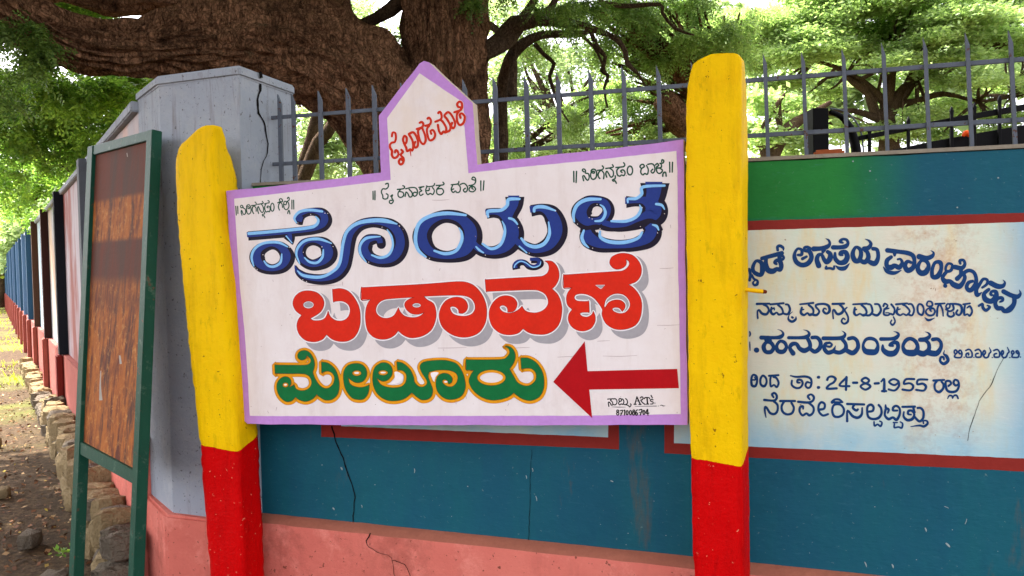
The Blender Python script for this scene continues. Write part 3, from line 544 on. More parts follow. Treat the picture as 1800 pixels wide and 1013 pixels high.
def m_pink():
    t = NT('salmon_plinth_paint'); c = lin((208, 112, 98))
    k = t.mix(t.noise(2.2, 7, .7), lin((190, 92, 80)), lin((222, 128, 112)))
    k = t.mix(t.ramp(t.noise(1, 6, .7, t.mapping((5, 5, 1.2))), [(.52, 0.0), (.75, .45)]), k, lin((150, 78, 66)))
    k = t.mix(t.ramp(t.noise(6, 9, .8), [(.52, 0.0), (.68, .6)]), k, lin((232, 146, 130)))
    k = t.mix(t.ramp(t.noise(3.1, 8, .75), [(.54, 0.0), (.68, .55)]), k, lin((140, 74, 60)))
    k = t.mix(t.ramp(t.noise(38, 3, .7), [(.65, 0.0), (.68, .9)]), k, lin((110, 60, 45)))
    return t.done(k, .8, [(t.noise(22, 9, .75), .007), (t.noise(4, 5), .014)], .2)
M_pink = m_pink()
M_ledge = paint('dusty_ledge_plaster', (166, 100, 80), .35, 9, .95, .004, 40)
M_concrete = paint('weathered_wall_top_concrete', (150, 140, 124), .4, 8, .95, .006, 30)

aL = FW.uv(440, 400)[0] - .06; aR = FW.uv(1800, 400)[0] + 3.2
def lineat(p, q, a):
    (a0, b0), (a1, b1) = FW.uv(*p), FW.uv(*q); return b0 + (b1 - b0) * (a - a0) / (a1 - a0)
top = lambda a: lineat((513, 325), (1830, 260.5), a)
led = lambda a: lineat((461, 905), (1215, 982), a)
zg = -FW.P0.z - .3
zg = -0.3                                            # frame origin lies on z = 0
wall = thing('compound_wall', 'teal blue painted compound wall behind the name board, with cream lettered mural panel on its right', 'wall', FW.w((aL + aR) / 2, 0))
n = 60; P = [(aL, zg), (aR, zg)] + [(aR + (aL - aR) * i / n, top(aR + (aL - aR) * i / n) + .004 * mnoise.noise(Vector((i * .9, 0, 0)))) for i in range(n + 1)]
prism(P, .26).obj('plaster_face', M_wall, wall, FW.M)
P = [(aL, top(aL) + .003), (aR, top(aR) + .003), (aR, top(aR) + .016), (aL, top(aL) + .016)]
prism([(a, b) for a, b in P], .275, -.008).obj('wall_top', M_concrete, wall, FW.M)
# plinth with a rough ledge
n = 90; pf = MB(); rows = []
for i in range(n + 1):
    a = aL + (aR - aL) * i / n; w = mnoise.noise(Vector((a * 4, 3, 0))) * .006; w2 = mnoise.noise(Vector((a * 9, 7, 0))) * .004
    rows.append([(a, .02, led(a) + .012), (a, -.028 + w, led(a) + .004 + w2), (a, -.048 + w, led(a) - .02 + w2), (a, -.056 + w, led(a) - .05), (a, -.075, zg)])
V = [p for r in rows for p in r]
meshobj('plinth', V, [(i * 5 + j, (i + 1) * 5 + j, (i + 1) * 5 + j + 1, i * 5 + j + 1) for i in range(n) for j in (2, 3)], M_pink, wall, FW.M, True)
meshobj('plinth_ledge', V, [(i * 5 + j, (i + 1) * 5 + j, (i + 1) * 5 + j + 1, i * 5 + j + 1) for i in range(n) for j in (0, 1)], M_ledge, wall, FW.M, True)
def sheet(name, pts, h, mat, parent, fr=FW, label=None, jit=.0015, holes=()):
    loops = []
    for L in [pts] + list(holes):
        q = [fr.uv(*p) for p in L]; o = []
        for i in range(len(q)):
            a, b = q[i], q[(i + 1) % len(q)]; m = max(1, int(math.dist(a, b) / .02))
            for k in range(m):
                u, v = a[0] + (b[0] - a[0]) * k / m, a[1] + (b[1] - a[1]) * k / m
                o.append((u + jit * mnoise.noise(Vector((u * 30, v * 30, 1))), v + jit * mnoise.noise(Vector((u * 30, v * 30, 8)))))
        loops.append(o)
    V = [(a, -h, b) for L in loops for a, b in L]
    return meshobj(name, V, [tuple(t) for t in tess(loops)], mat, parent, fr.M, label=label)
# extend the right mural beyond the picture
def ex(p, q, x): return (x, p[1] + (q[1] - p[1]) * (x - p[0]) / (q[0] - p[0]))
bt = ex((1318, 389), (1800, 374.5), 2250), ex((1318, 404.5), (1800, 390.5), 2170)
bb = ex((1320, 785), (1800, 806), 2170), ex((1320, 804.5), (1800, 829), 2250)
sheet('mural_border', [(1169, 393), bt[0], (2250, bb[1][1]), ex((1320, 804.5), (1800, 829), 1168)], .0012, M_border, wall, label='dull red painted frame of the lettered panel')
sheet('mural_panel', [(1186, 409), bt[1], (2170, bb[0][1]), ex((1320, 785), (1800, 806), 1185)], .0024, M_panel, wall, label='cream panel with blue lettering and bluish lower edge')
sheet('mural_border', [(562, 420), (1090, 398), (1088, 790), (565, 768)], .0012, M_border, wall, label='dull red painted frame showing under the name board')
sheet('mural_panel', [(585, 436), (1072, 414), (1069, 768.5), (600, 749)], .0024, M_panel, wall, label='bluish panel edge showing under the name board')
M_wtext = paint('mural_letter_blue_paint', (16, 62, 116), .35, 7, .5, .0003)
write(FW, W1a, .0034, M_wtext, wall, 'arched blue line ending in the words for hospital'); write(FW, W1b, .0034, M_wtext, wall, 'falling right half of the arched blue line')
for dat, lb in ((W2a, 'left half of the thin second line'), (W2b, 'right half of the thin second line'), (W3a, 'left half of the bold name line'), (W3b, 'right half of the bold name line'), (W3c, 'tiny degree letters after the bold name'), (W4a, 'left half of the date line'), (W4b, 'right half of the date line'), (W5a, 'left half of the last line'), (W5b, 'right half of the last line')):
    write(FW, dat, .0034, M_wtext, wall, lb)
def crack(name, pts, w, fr, h, parent, jit=1.2, seed=1):
    rnd = random.Random(seed); k = Ink(fr).base(h); D = []
    C = cr([p if len(p) > 2 else (p[0], p[1], w) for p in pts], False, 7)
    for i, p in enumerate(C): D.append((p[0] + rnd.uniform(-jit, jit), p[1] + rnd.uniform(-jit, jit), p[2] * rnd.uniform(.6, 1.3)))
    # straight segments
    L = []
    for i, (x, y, ww) in enumerate(D):
        a = D[max(0, i - 1)]; b = D[min(len(D) - 1, i + 1)]; d = math.dist(a[:2], b[:2]) or 1
        nx, ny = -(b[1] - a[1]) / d, (b[0] - a[0]) / d
        L.append((k.P(x + nx * ww / 2, y + ny * ww / 2, h), k.P(x - nx * ww / 2, y - ny * ww / 2, h)))
    V = [p for q in L for p in q]
    return meshobj(name, V, [(2 * i, 2 * i + 1, 2 * i + 3, 2 * i + 2) for i in range(len(L) - 1)], M_crack, parent, fr.M)
crack('crack', [(584, 750, 3.2), (594, 785, 2), (603, 805, 2), (612, 835, 2), (623, 862, 2.4), (623, 890, 2), (620, 930, 1.6)], 2, FW, .0026, wall, 1.0, 4)
FWp = Frame(FW.P0 + FW.n * .062, FW.n)
crack('crack', [(652, 936, 2), (646, 950, 1.6), (650, 962, 1.2), (672, 972, 1), (688, 980, 1), (692, 1000, 1), (696, 1013, 1)], 1, FWp, .006, wall, 1.2, 5)
crack('crack', [(690, 984, 1), (712, 992, 1), (722, 1013, 1)], 1, FWp, .006, wall, 1, 6)
crack('crack', [(1764, 630, .8), (1752, 652, 1), (1740, 680, 1.2), (1724, 700, 1), (1708, 742, 1), (1700, 775, .8)], 1, FW, .004, wall, .8, 7)
crack('crack', [(935, 790, .6), (932, 860, .8), (930, 950, 1)], 1, FW, .0026, wall, .8, 8)
# scuffs on the paint
M_scuff = paint('pale_paint_scuff', (150, 166, 166), .2, 20, .8)
k = Ink(FW).base(.0028); rnd = random.Random(3)
for (x, y, dx, dy, w) in [(729, 824, 0, 7, 1.2), (942, 872, 2, 8, 1.0), (1074, 845, 4, 2, 1.6), (1660, 890, 7, 3, .8), (1699, 912, -3, 9, .7), (1626, 928, 2, 6, 2), (1663, 955, 6, 6, 3), (1520, 988, 3, 8, 1.6), (1568, 992, 2, 6, 2), (600, 822, 2, 4, 2), (586, 893, 2, 3, 2), (636, 888, 1, 4, 1.2), (925, 836, 1, 5, 1.2), (936, 823, 1, 6, 1)]:
    k.stroke([(x, y, w), (x + dx * .5 + .6, y + dy * .5, w * 1.2), (x + dx, y + dy, w * .6)], step=4)
for _ in range(26):
    x, y = rnd.uniform(480, 1800), rnd.uniform(815, 985)
    if y < led(0) * 0 + 905 + (x - 461) * .1 - 8 and not (1180 < x < 1330) and y > 800 + (x - 565) * .045: k.dot(x, y, rnd.uniform(.6, 1.5))
for (x, y) in ((1499, 284), (1682, 365), (1754, 313), (1529, 301)): k.dot(x, y, 2.6)
k.obj('paint_scuff', M_scuff, wall)['kind'] = 'stuff'

# ================================================================ CORNER PIER
zt = EYE.z + .905
def gp(p): return (p.x, p.y)
A0, B0, C0, D0 = [Vector(gp(at_z(x, y, zt))) for x, y in ((242, 163), (279, 134.5), (419, 115.5), (513, 150.5))]
dL = Vector((-.559, .829)); dC = (D0 - C0).normalized()
D1 = D0 + dC * .30; E1 = A0 + dL * .02; Fp = A0 + Vector((.829, .559)) * .34
foot = [A0, B0, C0, D0, Vector((D0.x - .16, D0.y + .26)), Fp]
cen = sum(foot, Vector((0, 0))) / len(foot)
def prism_z(foot, z0, z1, grow=0.0):
    Q = [p + (p - cen).normalized() * grow for p in foot]; n = len(Q)
    V = [(p.x, p.y, z0) for p in Q] + [(p.x, p.y, z1) for p in Q]
    return MB().add(V, [tuple(reversed(range(n))), tuple(range(n, 2 * n))] + [(i, (i + 1) % n, (i + 1) % n + n, i + n) for i in range(n)])
def m_pier():
    t = NT('grey_pier_paint')
    k = t.mix(t.noise(2.4, 6, .65), lin((136, 144, 156)), lin((166, 171, 178)))
    k = t.mix(t.ramp(t.noise(1, 6, .7, t.mapping((16, 16, 1.6))), [(.58, 0.0), (.75, .45)]), k, lin((112, 100, 96)))
    k = t.mix(t.ramp(t.noise(4, 9, .78), [(.5, 0.0), (.68, .5)]), k, lin((176, 176, 176)))
    z = t.axis(2); zt_ = EYE.z + .87
    k = t.mix(t.math('MULTIPLY', t.band(z, zt_ - .28, zt_ + .1, .16), t.ramp(t.noise(1, 6, .75, t.mapping((17, 17, 1.4)), 1.5), [(.54, 0.0), (.70, .65)])), k, lin((104, 88, 80)))
    k = t.mix(t.ramp(t.noise(52, 3, .7), [(.64, 0.0), (.67, .8)]), k, lin((84, 78, 76)))
    return t.done(k, .85, [(t.noise(34, 9, .75), .005), (t.noise(5, 5), .010)], .2)
M_pier = m_pier()
pier = thing('corner_pier', 'pale grey plastered corner pier with flat cap and a black crack down its right face', 'pier', (cen.x, cen.y, 0))
zc = EYE.z + .858
b = prism_z(foot, .42, zc).obj('pier_body', M_pier, pier); fixn(b)
b = prism_z(foot, zc, zt, .014).obj('pier_cap', M_pier, pier); bevel(b, .009, 3)
plf = [p + (p - cen).normalized() * .035 for p in foot]
b = prism_z(foot, -.3, .47, .04).obj('pier_plinth', M_pink, pier); bevel(b, .012)
fc = Frame((C0.x, C0.y, 0), (-(D0 - C0).normalized().y * -1, -(D0 - C0).normalized().x, 0))
nC = Vector((dC.y, -dC.x, 0)); fc = Frame((C0.x, C0.y, 0), nC)
crack('crack', [(451, 129, 6), (456, 140, 5), (457, 152, 4.4), (453, 175, 4), (454, 200, 4), (462, 213, 2.4), (468, 238, 2), (469.5, 268, 1.6), (460, 290, 1.2), (457, 320, 1.2)], 3, fc, .0025, pier, 1.0, 2)
k = Ink(fc).base(.0165); k.poly([(446.5, 117.5 + 10), (452, 129), (459, 133), (462, 124.5), (455, 121)]); 
crack('crack', [(450, 127, 5), (452, 132, 6), (453, 138, 6)], 5, fc, .019, pier, .6, 9)

# ================================================================ SIDE WALL, running away on the left
FL = Frame((A0.x, A0.y, 0), (-.829, -.559, 0))
def sL(x): return -FL.uv(x, 482)[0]                    # metres along the wall away from the pier
side = thing('side_wall', 'long painted side wall with pilasters receding at the left edge, pink at its foot', 'wall', (A0.x, A0.y, 0))
zs = 1.6 + FL.uv(244, 197)[1] - 1.6
Ls = 40.0
def mural_strip(rgb, sec, name):
    t = NT(name)
    k = t.mix(t.ramp(t.noise(1, 4, .6, t.mapping((1.6, 1, .8))), [(.42, 0.0), (.6, 1.0)]), lin(rgb), lin(sec))
    k = t.mix(t.ramp(t.noise(1, 6, .7, t.mapping((9, 9, 1.5))), [(.5, 0.0), (.8, .5)]), k, darker(lin(rgb), .5))
    return t.done(k, .75, [(t.noise(20, 6), .003)])
cols = [((150, 155, 165), (190, 160, 150)), ((142, 84, 78), (170, 160, 166)), ((176, 150, 128), (160, 164, 172)), ((150, 178, 200), (190, 200, 208)), ((150, 184, 214), (200, 214, 224)), ((196, 212, 224), (160, 186, 212))]
pmats = [mural_strip(a, b, 'side_mural_paint') for a, b in cols]
pilm = [paint('dark_pilaster_paint', c_, .25, 4, .8, .003, 30) for c_ in ((96, 100, 106), (30, 34, 42), (58, 34, 34), (84, 56, 44), (48, 78, 104), (92, 118, 148))]
M_foot = paint('dusty_pink_foot_paint', (168, 92, 82), .35, 5, .85, .004, 30, chips=.66, chip_col=(130, 100, 84))
M_pilred = paint('brick_red_plinth_paint', (124, 40, 34), .3, 5, .8, .003, 30)
edges = [sL(168), sL(116), sL(88), sL(68.5), sL(56.5)]
edges = [4.0 - 2.2 + 0] if False else edges
while edges[-1] < Ls - 2: edges.append(edges[-1] + 2.15)
s0 = 0.0
zp = .78
for i, e in enumerate(edges + [Ls]):
    mt = pmats[i] if i < 4 else pmats[3 + i % 3]
    MB().box(-e, -s0, .0, .2, zp, zs).obj('wall_panel', mt, side, FL.M)
    MB().box(-e, -s0, -.05, .2, -.3, zp - .003).obj('wall_foot', M_pink if i == 0 else M_foot, side, FL.M)
    if e < Ls:
        pm = pilm[min(i, 5)] if i < 5 else pilm[4 + i % 2]
        MB().box(-e - .16, -e, -.085, -.003, zp, zs + .035).obj('pilaster', pm, side, FL.M)
        bevel(MB().box(-e - .18, -e + .02, -.115, -.053, -.3, zp - .003).obj('pilaster_foot', M_foot if i != 1 else M_pilred, side, FL.M), .012)
    s0 = e
bevel(MB().box(-Ls, 0, -.035, .235, zs + .003, zs + .055).obj('wall_coping', M_pier, side, FL.M), .006)

# ================================================================ STONE FOOTING along the side wall
M_stone = paint('pale_rubble_stone', (168, 146, 108), .6, 9, .95, .01, 22)
M_stone2 = paint('grey_rubble_stone', (124, 112, 96), .45, 9, .95, .01, 22)
foots = thing('stone_footing', 'rough row of pale rubble stones along the foot of the side wall', 'footing', FL.w(-1, 0, .2))
rs = random.Random(11)
protos = []
for q in range(5):
    V, Fc = [], []; m, nn = 10, 7
    for i in range(nn + 1):
        th = math.pi * i / nn
        for j in range(m):
            ph = 2 * math.pi * j / m; d = Vector((math.sin(th) * math.cos(ph), math.sin(th) * math.sin(ph), math.cos(th)))
            bx = max(abs(d.x), abs(d.y), abs(d.z)); r = (1 / bx) * .62 + .38
            r *= 1 + .22 * mnoise.noise(d * 1.7 + Vector((q * 5, 0, 0))) + .08 * mnoise.noise(d * 5 + Vector((q, 0, 0)))
            V.append(d * r * .5)
    Fc = [(i * m + j, (i + 1) * m + j, (i + 1) * m + (j + 1) % m, i * m + (j + 1) % m) for i in range(nn) for j in range(m)]
    me = bpy.data.meshes.new('stone'); me.from_pydata([tuple(v) for v in V], [], Fc); me.materials.append(M_stone if q < 3 else M_stone2); protos.append(me)
s = -.15; 
while s < 11.5:
    w = rs.uniform(.10, .24) * (1 + s * .03)
    for lay in range(2 if s < 5 else 1):
        o = bpy.data.objects.new('stone', rs.choice(protos))
        M = Matrix.Translation(FL.w(-s - w / 2, .10 + .16 * lay + rs.uniform(-.02, .02), .15 + rs.uniform(-.02, .04) - lay * .02)) @ FL.M.to_3x3().to_4x4() @ Matrix.Rotation(rs.uniform(-.2, .2), 4, 'Y') @ Matrix.Diagonal((w * 1.08, rs.uniform(.16, .24), rs.uniform(.12, .20), 1))
        put(o, foots, M)
    s += w
FL_loose = [(-1.1, .5, .12), (-.2, .44, .15), (-2.4, .62, .1), (-4.3, .7, .14), (.25, .42, .12)]
for (a, h, sz), lb_ in zip(FL_loose, ('loose pale stone on the litter, just beyond the notice board foot', 'loose stone on the ground beside the notice board leg', 'loose pale stone on the litter, third along the footing', 'small loose stone farthest along the side wall', 'loose stone nearest the pier on the bare soil')):
    o = bpy.data.objects.new('loose_stone', rs.choice(protos)); put(o, None, Matrix.Translation(FL.w(a, sz * .3, h)) @ Matrix.Rotation(a * 7, 4, 'Z') @ Matrix.Diagonal((sz * 1.3, sz, sz * .8, 1)))
    o['label'] = lb_; o['category'] = 'stone'; o['group'] = 'loose stones by the footing'

# ================================================================ NAME BOARD: slab, two posts, all paint
sign = thing('name_board', 'white name board with lilac edge and large painted lettering between two yellow and red posts', 'sign', FS.w(0, 0))
def rough(P, amp=.004, step=.03, seed=0, fq=9):
    o = []
    for i in range(len(P)):
        a, b = P[i], P[(i + 1) % len(P)]; m = max(1, int(math.dist(a, b) / step))
        for k_ in range(m):
            u, v = a[0] + (b[0] - a[0]) * k_ / m, a[1] + (b[1] - a[1]) * k_ / m
            o.append((u + amp * mnoise.noise(Vector((u * fq, v * fq, seed))), v + amp * mnoise.noise(Vector((u * fq, v * fq, seed + 9)))))
    return o
outer = [(397.5, 336), (460, 330), (560, 318.5), (669.5, 303.4), (666, 203.5), (700, 160), (737.6, 111), (745.6, 107.5), (754, 110.5), (790, 145), (830.7, 181.5), (838.7, 290), (900, 280.7), (1050, 264), (1201, 246), (1205, 500), (1209, 747), (1100, 747.5), (900, 748), (600, 747), (435, 745.5), (430, 741), (422, 631), (410, 503)]
P = rough([FSB.uv(*p) for p in outer], .003, .02, 3)
slab = prism(P, .045).obj('slab', M_lilac, sign, FSB.M)
slab.data.materials.append(M_slabside)
for pl in slab.data.polygons:
    if len(pl.vertices) == 4: pl.material_index = 1
# back of the slab shows bare; its front edge stays lilac
inner = [(411.7, 349.5), (530, 335.8), (600, 327.5), (687, 316.7), (680.4, 208), (737.6, 129), (814.8, 181), (816, 217), (823.5, 304.8), (900, 295.5), (1040, 282), (1189, 265.7), (1191, 300), (1192, 473), (1195, 605), (1196.5, 728), (1010, 731), (470, 731.7), (439, 731), (436, 668), (430, 581), (422, 506)]
sheet('white_field', inner, .0006, M_white, slab, FSB, jit=.0012)
# big blue word
k = Ink(FSB).base(.0010)
for o_, pts, cap, cl in BLUE: k.o = o_; k.stroke(pts, grow=3.0 if cap != 'flat' else 2.0, closed=bool(cl), cap=cap) if cap != 'flat' else k.stroke([(a, b, w_ + 6) for a, b, w_ in pts], scale=.9999, cap='flat')
k.obj('painted_word', M_navy, slab, 'dark contour of the big blue top word')
k = Ink(FSB).base(.0018)
for o_, pts, cap, cl in BLUE: k.o = o_; k.stroke(pts, scale=.60, closed=bool(cl), cap=cap, dx=-11, dy=-13)
k.obj('painted_word', M_blue, slab, 'big blue top word')
k = Ink(FSB).base(.0025)
for o_, pts in BLACKBAND: k.o = o_; k.stroke(pts, scale=.9999)
k.obj('painted_word', M_navy, slab, 'dark fold in the last letter of the blue word')
for i, (o_, pts) in enumerate(HI): Ink(FSB, o_).base(.0028 + i * 1.2e-5).stroke(pts, scale=1.04).obj('letter_highlight', M_sky, slab)
k = Ink(FSB).base(.0036)
for o_, pts in GLINT:
    k.o = o_
    for x, y in pts: k.dot(x, y, 8)
k.obj('letter_glint', M_halo, slab)['kind'] = 'stuff'
# red word: grey shadow, white outline, dark hairline, red
outl = [(smooth_outline(p), h) for p, h in RED]
k = Ink(FSB, D_).base(.0010)
for p, hs_ in outl:
    for dx, dy in ((60, 14), (66, 40), (70, 68), (72, 94)): k.poly(p, hs_ if dy > 90 else [], dx, dy) if dy > 90 else k.poly(p, [h for h in hs_ if len(h) > 30], dx, dy)
k.obj('painted_word', M_grey, slab, 'grey drop shadow of the red middle word')
k = Ink(FSB, D_).base(.0017)
for p, hs_ in outl:
    k.stroke([(x, y, 32) for x, y in p], closed=True, scale=.9999, step=14)
    for h in hs_: k.stroke([(x, y, 26 if len(h) > 30 else 20) for x, y in h], closed=True, scale=.9999, step=14)
k.obj('letter_outline', M_halo, slab)
k = Ink(FSB, D_).base(.0023)
for p, hs_ in outl:
    for L in [p] + hs_: k.stroke([(x, y, 7) for x, y in L], closed=True, scale=.9999, step=14)
k.obj('letter_hairline', M_hair, slab)
k = Ink(FSB, D_).base(.0030)
for p, hs_ in outl: k.poly(p, hs_)
k.obj('painted_word', M_letred, slab, 'big red middle word')
# green word with orange outline
outl = [(smooth_outline(p), h) for p, h in GREEN]
for grow_, mt, hh, nm in ((66, M_hair, .0010, 'letter_hairline'), (56, M_orange, .0014, 'letter_outline')):
    k = Ink(FSB, G_).base(hh)
    for p, hs_ in outl:
        k.stroke([(x + (1 if grow_ > 60 else 2), y + 4, grow_ - (6 if grow_ > 60 else 0)) for x, y in p], closed=True, scale=.9999, step=14)
        for h in hs_:
            if nm == 'letter_outline': k.stroke([(x, y, 56 if len(h) and abs(h[0][0] - h[14][0]) > 200 else 40) for x, y in h], closed=True, scale=.9999, step=14)
    k.obj(nm, mt, slab)
k = Ink(FSB, G_).base(.0020)
for p, hs_ in outl:
    for L in [p] + hs_: k.stroke([(x, y, 6) for x, y in L], closed=True, scale=.9999, step=14)
k.obj('letter_hairline', M_hair, slab)
k = Ink(FSB, G_).base(.0026)
for p, hs_ in outl: k.poly(p, hs_)
k.obj('painted_word', M_green, slab, 'green lower word outlined in orange')
k = Ink(FSB, G_).base(.0030)
for e_ in ((188,500,16,9),(912,380,26,10),(1180,376,28,9),(1818,470,18,9)): k.poly(ell(*e_))
for L in ([(1296,372),(1330,368),(1372,395),(1385,430),(1370,465),(1310,490),(1245,498),(1285,460),(1300,420)],[(1665,382),(1745,376),(1712,425),(1700,470)],): k.poly(smooth_outline(L))
k.obj('letter_glint', M_halo, slab)['kind'] = 'stuff'
for dat, mt, lb in ((T1, M_dkgreen, 'small dark green motto at the upper left'), (T2, M_dkgreen, 'small green motto under the gable'), (T3, M_dkgreen, 'small green motto at the upper right'), (T5, M_black, 'tiny black painter signature and number')):
    write(FSB, dat, .0010, mt, slab, lb)
write(FSB, T4, .0008, M_halo, slab, 'pale edge of the gable motto', grow=4)
write(FSB, T4, .0018, M_letred2, slab, 'small red slanting motto in the gable')
k = Ink(FSB).base(.0014); ar = [(972.6, 671.5), (1028, 600), (1033, 652.5), (1190.5, 648.5), (1193.5, 682.5), (1036, 685), (1041, 735)]
k.poly(ar); k.obj('painted_arrow', M_arrow, slab)
# pencil-thin dirt lines on the white
k = Ink(FSB).base(.00085); rnd = random.Random(9)
for x, y, l in ((540, 502, 60), (770, 612, 50), (1050, 600, 22), (1060, 626, 60), (980, 628, 30), (1155, 572, 40), (640, 505, 60), (905, 612, 26), (1160, 472, 24), (760, 352, 30)):
    k.stroke([(x, y, .5), (x + l / 2, y + rnd.uniform(-.8, .8), .8), (x + l, y - 1, .4)], scale=.999)
for _ in range(40):
    x, y = rnd.uniform(450, 1180), rnd.uniform(350, 725); k.stroke([(x, y, .6), (x + rnd.uniform(-2, 2), y + rnd.uniform(1, 6), .6)], scale=.999)
k.obj('paint_scuff', paint('faint_scuff', (176, 150, 150), .2, 20, .8), slab)['kind'] = 'stuff'

def post(front, side_px, nback, depth, yl, label, seed, extra=()):
    """front: px outline from top-left going clockwise down the corner edge ... ; yl: paint boundary"""
    pass
# --- posts: front outline per height (left edge, right edge), swept back
def make_post(rowsx, ang, depth, mat, label, seed):
    """rowsx: list of (y, xl, xr) in px on plane FS; body is a stack of rounded quads"""
    bd = Vector((math.sin(R(ang)), math.cos(R(ang)), 0)) * depth
    base = []
    for row in rowsx:
        y, xl, xr = row[:3]; a0, b0 = FS.uv(xl, y); a1, b1 = FS.uv(xr, y); base.append((FS.w(a0, b0), FS.w(a1, b1), row[3] if len(row) > 3 else 1.0))
    # extend to the ground
    (l0, r0, _), (l1, r1, _) = base[-2], base[-1]
    k1 = (l1.z + .1) / (l0.z - l1.z); base.append((l1 + (l1 - l0) * k1, r1 + (r1 - r0) * k1, 1.0))
    # densify
    dense = []
    for (la, ra, da), (lb, rb, db) in zip(base, base[1:]):
        m = max(1, int((la - lb).length / .02))
        for q in range(m): dense.append((la.lerp(lb, q / m), ra.lerp(rb, q / m), da + (db - da) * q / m))
    dense.append(base[-1])
    V = []; ring = 28
    for i, (l, r, df) in enumerate(dense):
        c4 = [l, r, r + bd * df, l + bd * df]; cc = sum(c4, Vector()) / 4
        for e in range(4):
            p, q = c4[e], c4[(e + 1) % 4]
            for j in range(7):
                t_ = j / 7; v = p.lerp(q, t_)
                cor = min(t_, 1 - t_) * (q - p).length
                if cor < .006: v = v.lerp(cc, .05)
                nz = mnoise.noise(Vector((v.x * 14, v.y * 14, v.z * 14 + seed))) * .0022 + mnoise.noise(Vector((v.x * 45, v.y * 45, v.z * 45 + seed))) * (.0016 if cor > .01 else .0042) + (0 if cor > .012 else mnoise.noise(Vector((v.z * 26, seed, e))) * .0045)
                d_ = (v - cc); d_.z = 0; V.append(v + d_.normalized() * nz)
    Fc = [(i * ring + j, i * ring + (j + 1) % ring, (i + 1) * ring + (j + 1) % ring, (i + 1) * ring + j) for i in range(len(dense) - 1) for j in range(ring)]
    # top cap: dome between first ring
    k0 = len(V); c0 = sum((V[j] for j in range(ring)), Vector()) / ring; V.append(c0 + Vector((0, 0, .004)))
    Fc += [(j, k0, (j + 1) % ring) for j in range(ring)]
    o = meshobj('post', V, Fc, mat, sign, None, False, label)
    fixn(o)
    o.data.polygons.foreach_set('use_smooth', [True] * len(o.data.polygons))
    return o
zy1 = at_z  # boundary heights: front corner points
ra = [(220.5, 362, 378, .22), (222.5, 355, 379, .28), (228, 346, 378, .36), (237, 336, 377, .46), (247, 325, 376, .56), (253, 316.5, 375.5, .62), (262, 311.5, 375, .7), (278, 307, 375.5, .84), (303, 306, 377), (330, 307, 379), (390, 310, 382.5), (503, 320, 398), (601, 329, 404), (691, 339.5, 411), (760, 347, 415), (790, 350.5, 417.5), (860, 355, 420), (915, 360, 423.5), (1013, 368, 427.5)]
pl0 = FS.w(*FS.uv(384, 789)); pr0 = FS.w(*FS.uv(1258, 813))
lp = make_post(ra, 18.6, .150, m_post('left_post_paint', pl0.z, pl0.y, .30, 0), 'left post with rounded yellow top and red foot', 1)
rb = [(93.5, 1272, 1292, .3), (95, 1250, 1298, .4), (100, 1238, 1302, .5), (106, 1224, 1303, .55), (112, 1216, 1303, .6), (130, 1210.5, 1303.2, .7), (152, 1206.5, 1303, .8), (208, 1203.7, 1303), (329, 1203.7, 1303), (500, 1205.5, 1303.3), (715, 1208.7, 1303.6), (810, 1212.7, 1304.5), (972, 1216, 1307), (1013, 1220, 1307.6)]
rp = make_post(rb, 26, .15, m_post('right_post_paint', pr0.z, pr0.y, .32, 3), 'right post with squared yellow top and red foot', 4)
# peg
p0, p1 = FS.w(*FS.uv(1306, 508.5)) , FS.w(*FS.uv(1350, 514.5), .01)
p0 = p0 + Vector((.0, .07, 0)); p1 = at(1348, 513.5, (p0 - EYE).dot(Fw) - .0)
ax = (p1 - p0); Mq = Matrix.Translation(p0) @ ax.to_track_quat('Z', 'Y').to_matrix().to_4x4()
V, Fc = [], []; m = 12
for i, (zz, rr) in enumerate([(-.02, .0075), (ax.length * .3, .0072), (ax.length * .6, .0078), (ax.length * .86, .0072), (ax.length * .97, .0062), (ax.length, .003)]):
    V += [(rr * math.cos(j * 2 * math.pi / m), rr * math.sin(j * 2 * math.pi / m), zz) for j in range(m)]
    if i: Fc += [((i - 1) * m + j, (i - 1) * m + (j + 1) % m, i * m + (j + 1) % m, i * m + j) for j in range(m)]
Fc.append(tuple(range(5 * m, 6 * m)))
pe = meshobj('iron_peg', V, Fc, M_yellow, rp, Mq, True)
M_rust = paint('rust', (110, 48, 26), .4, 30, .9, .002, 80)
pe.data.materials.append(M_rust)
for pl in pe.data.polygons:
    if pl.center.z > ax.length * .9: pl.material_index = 1

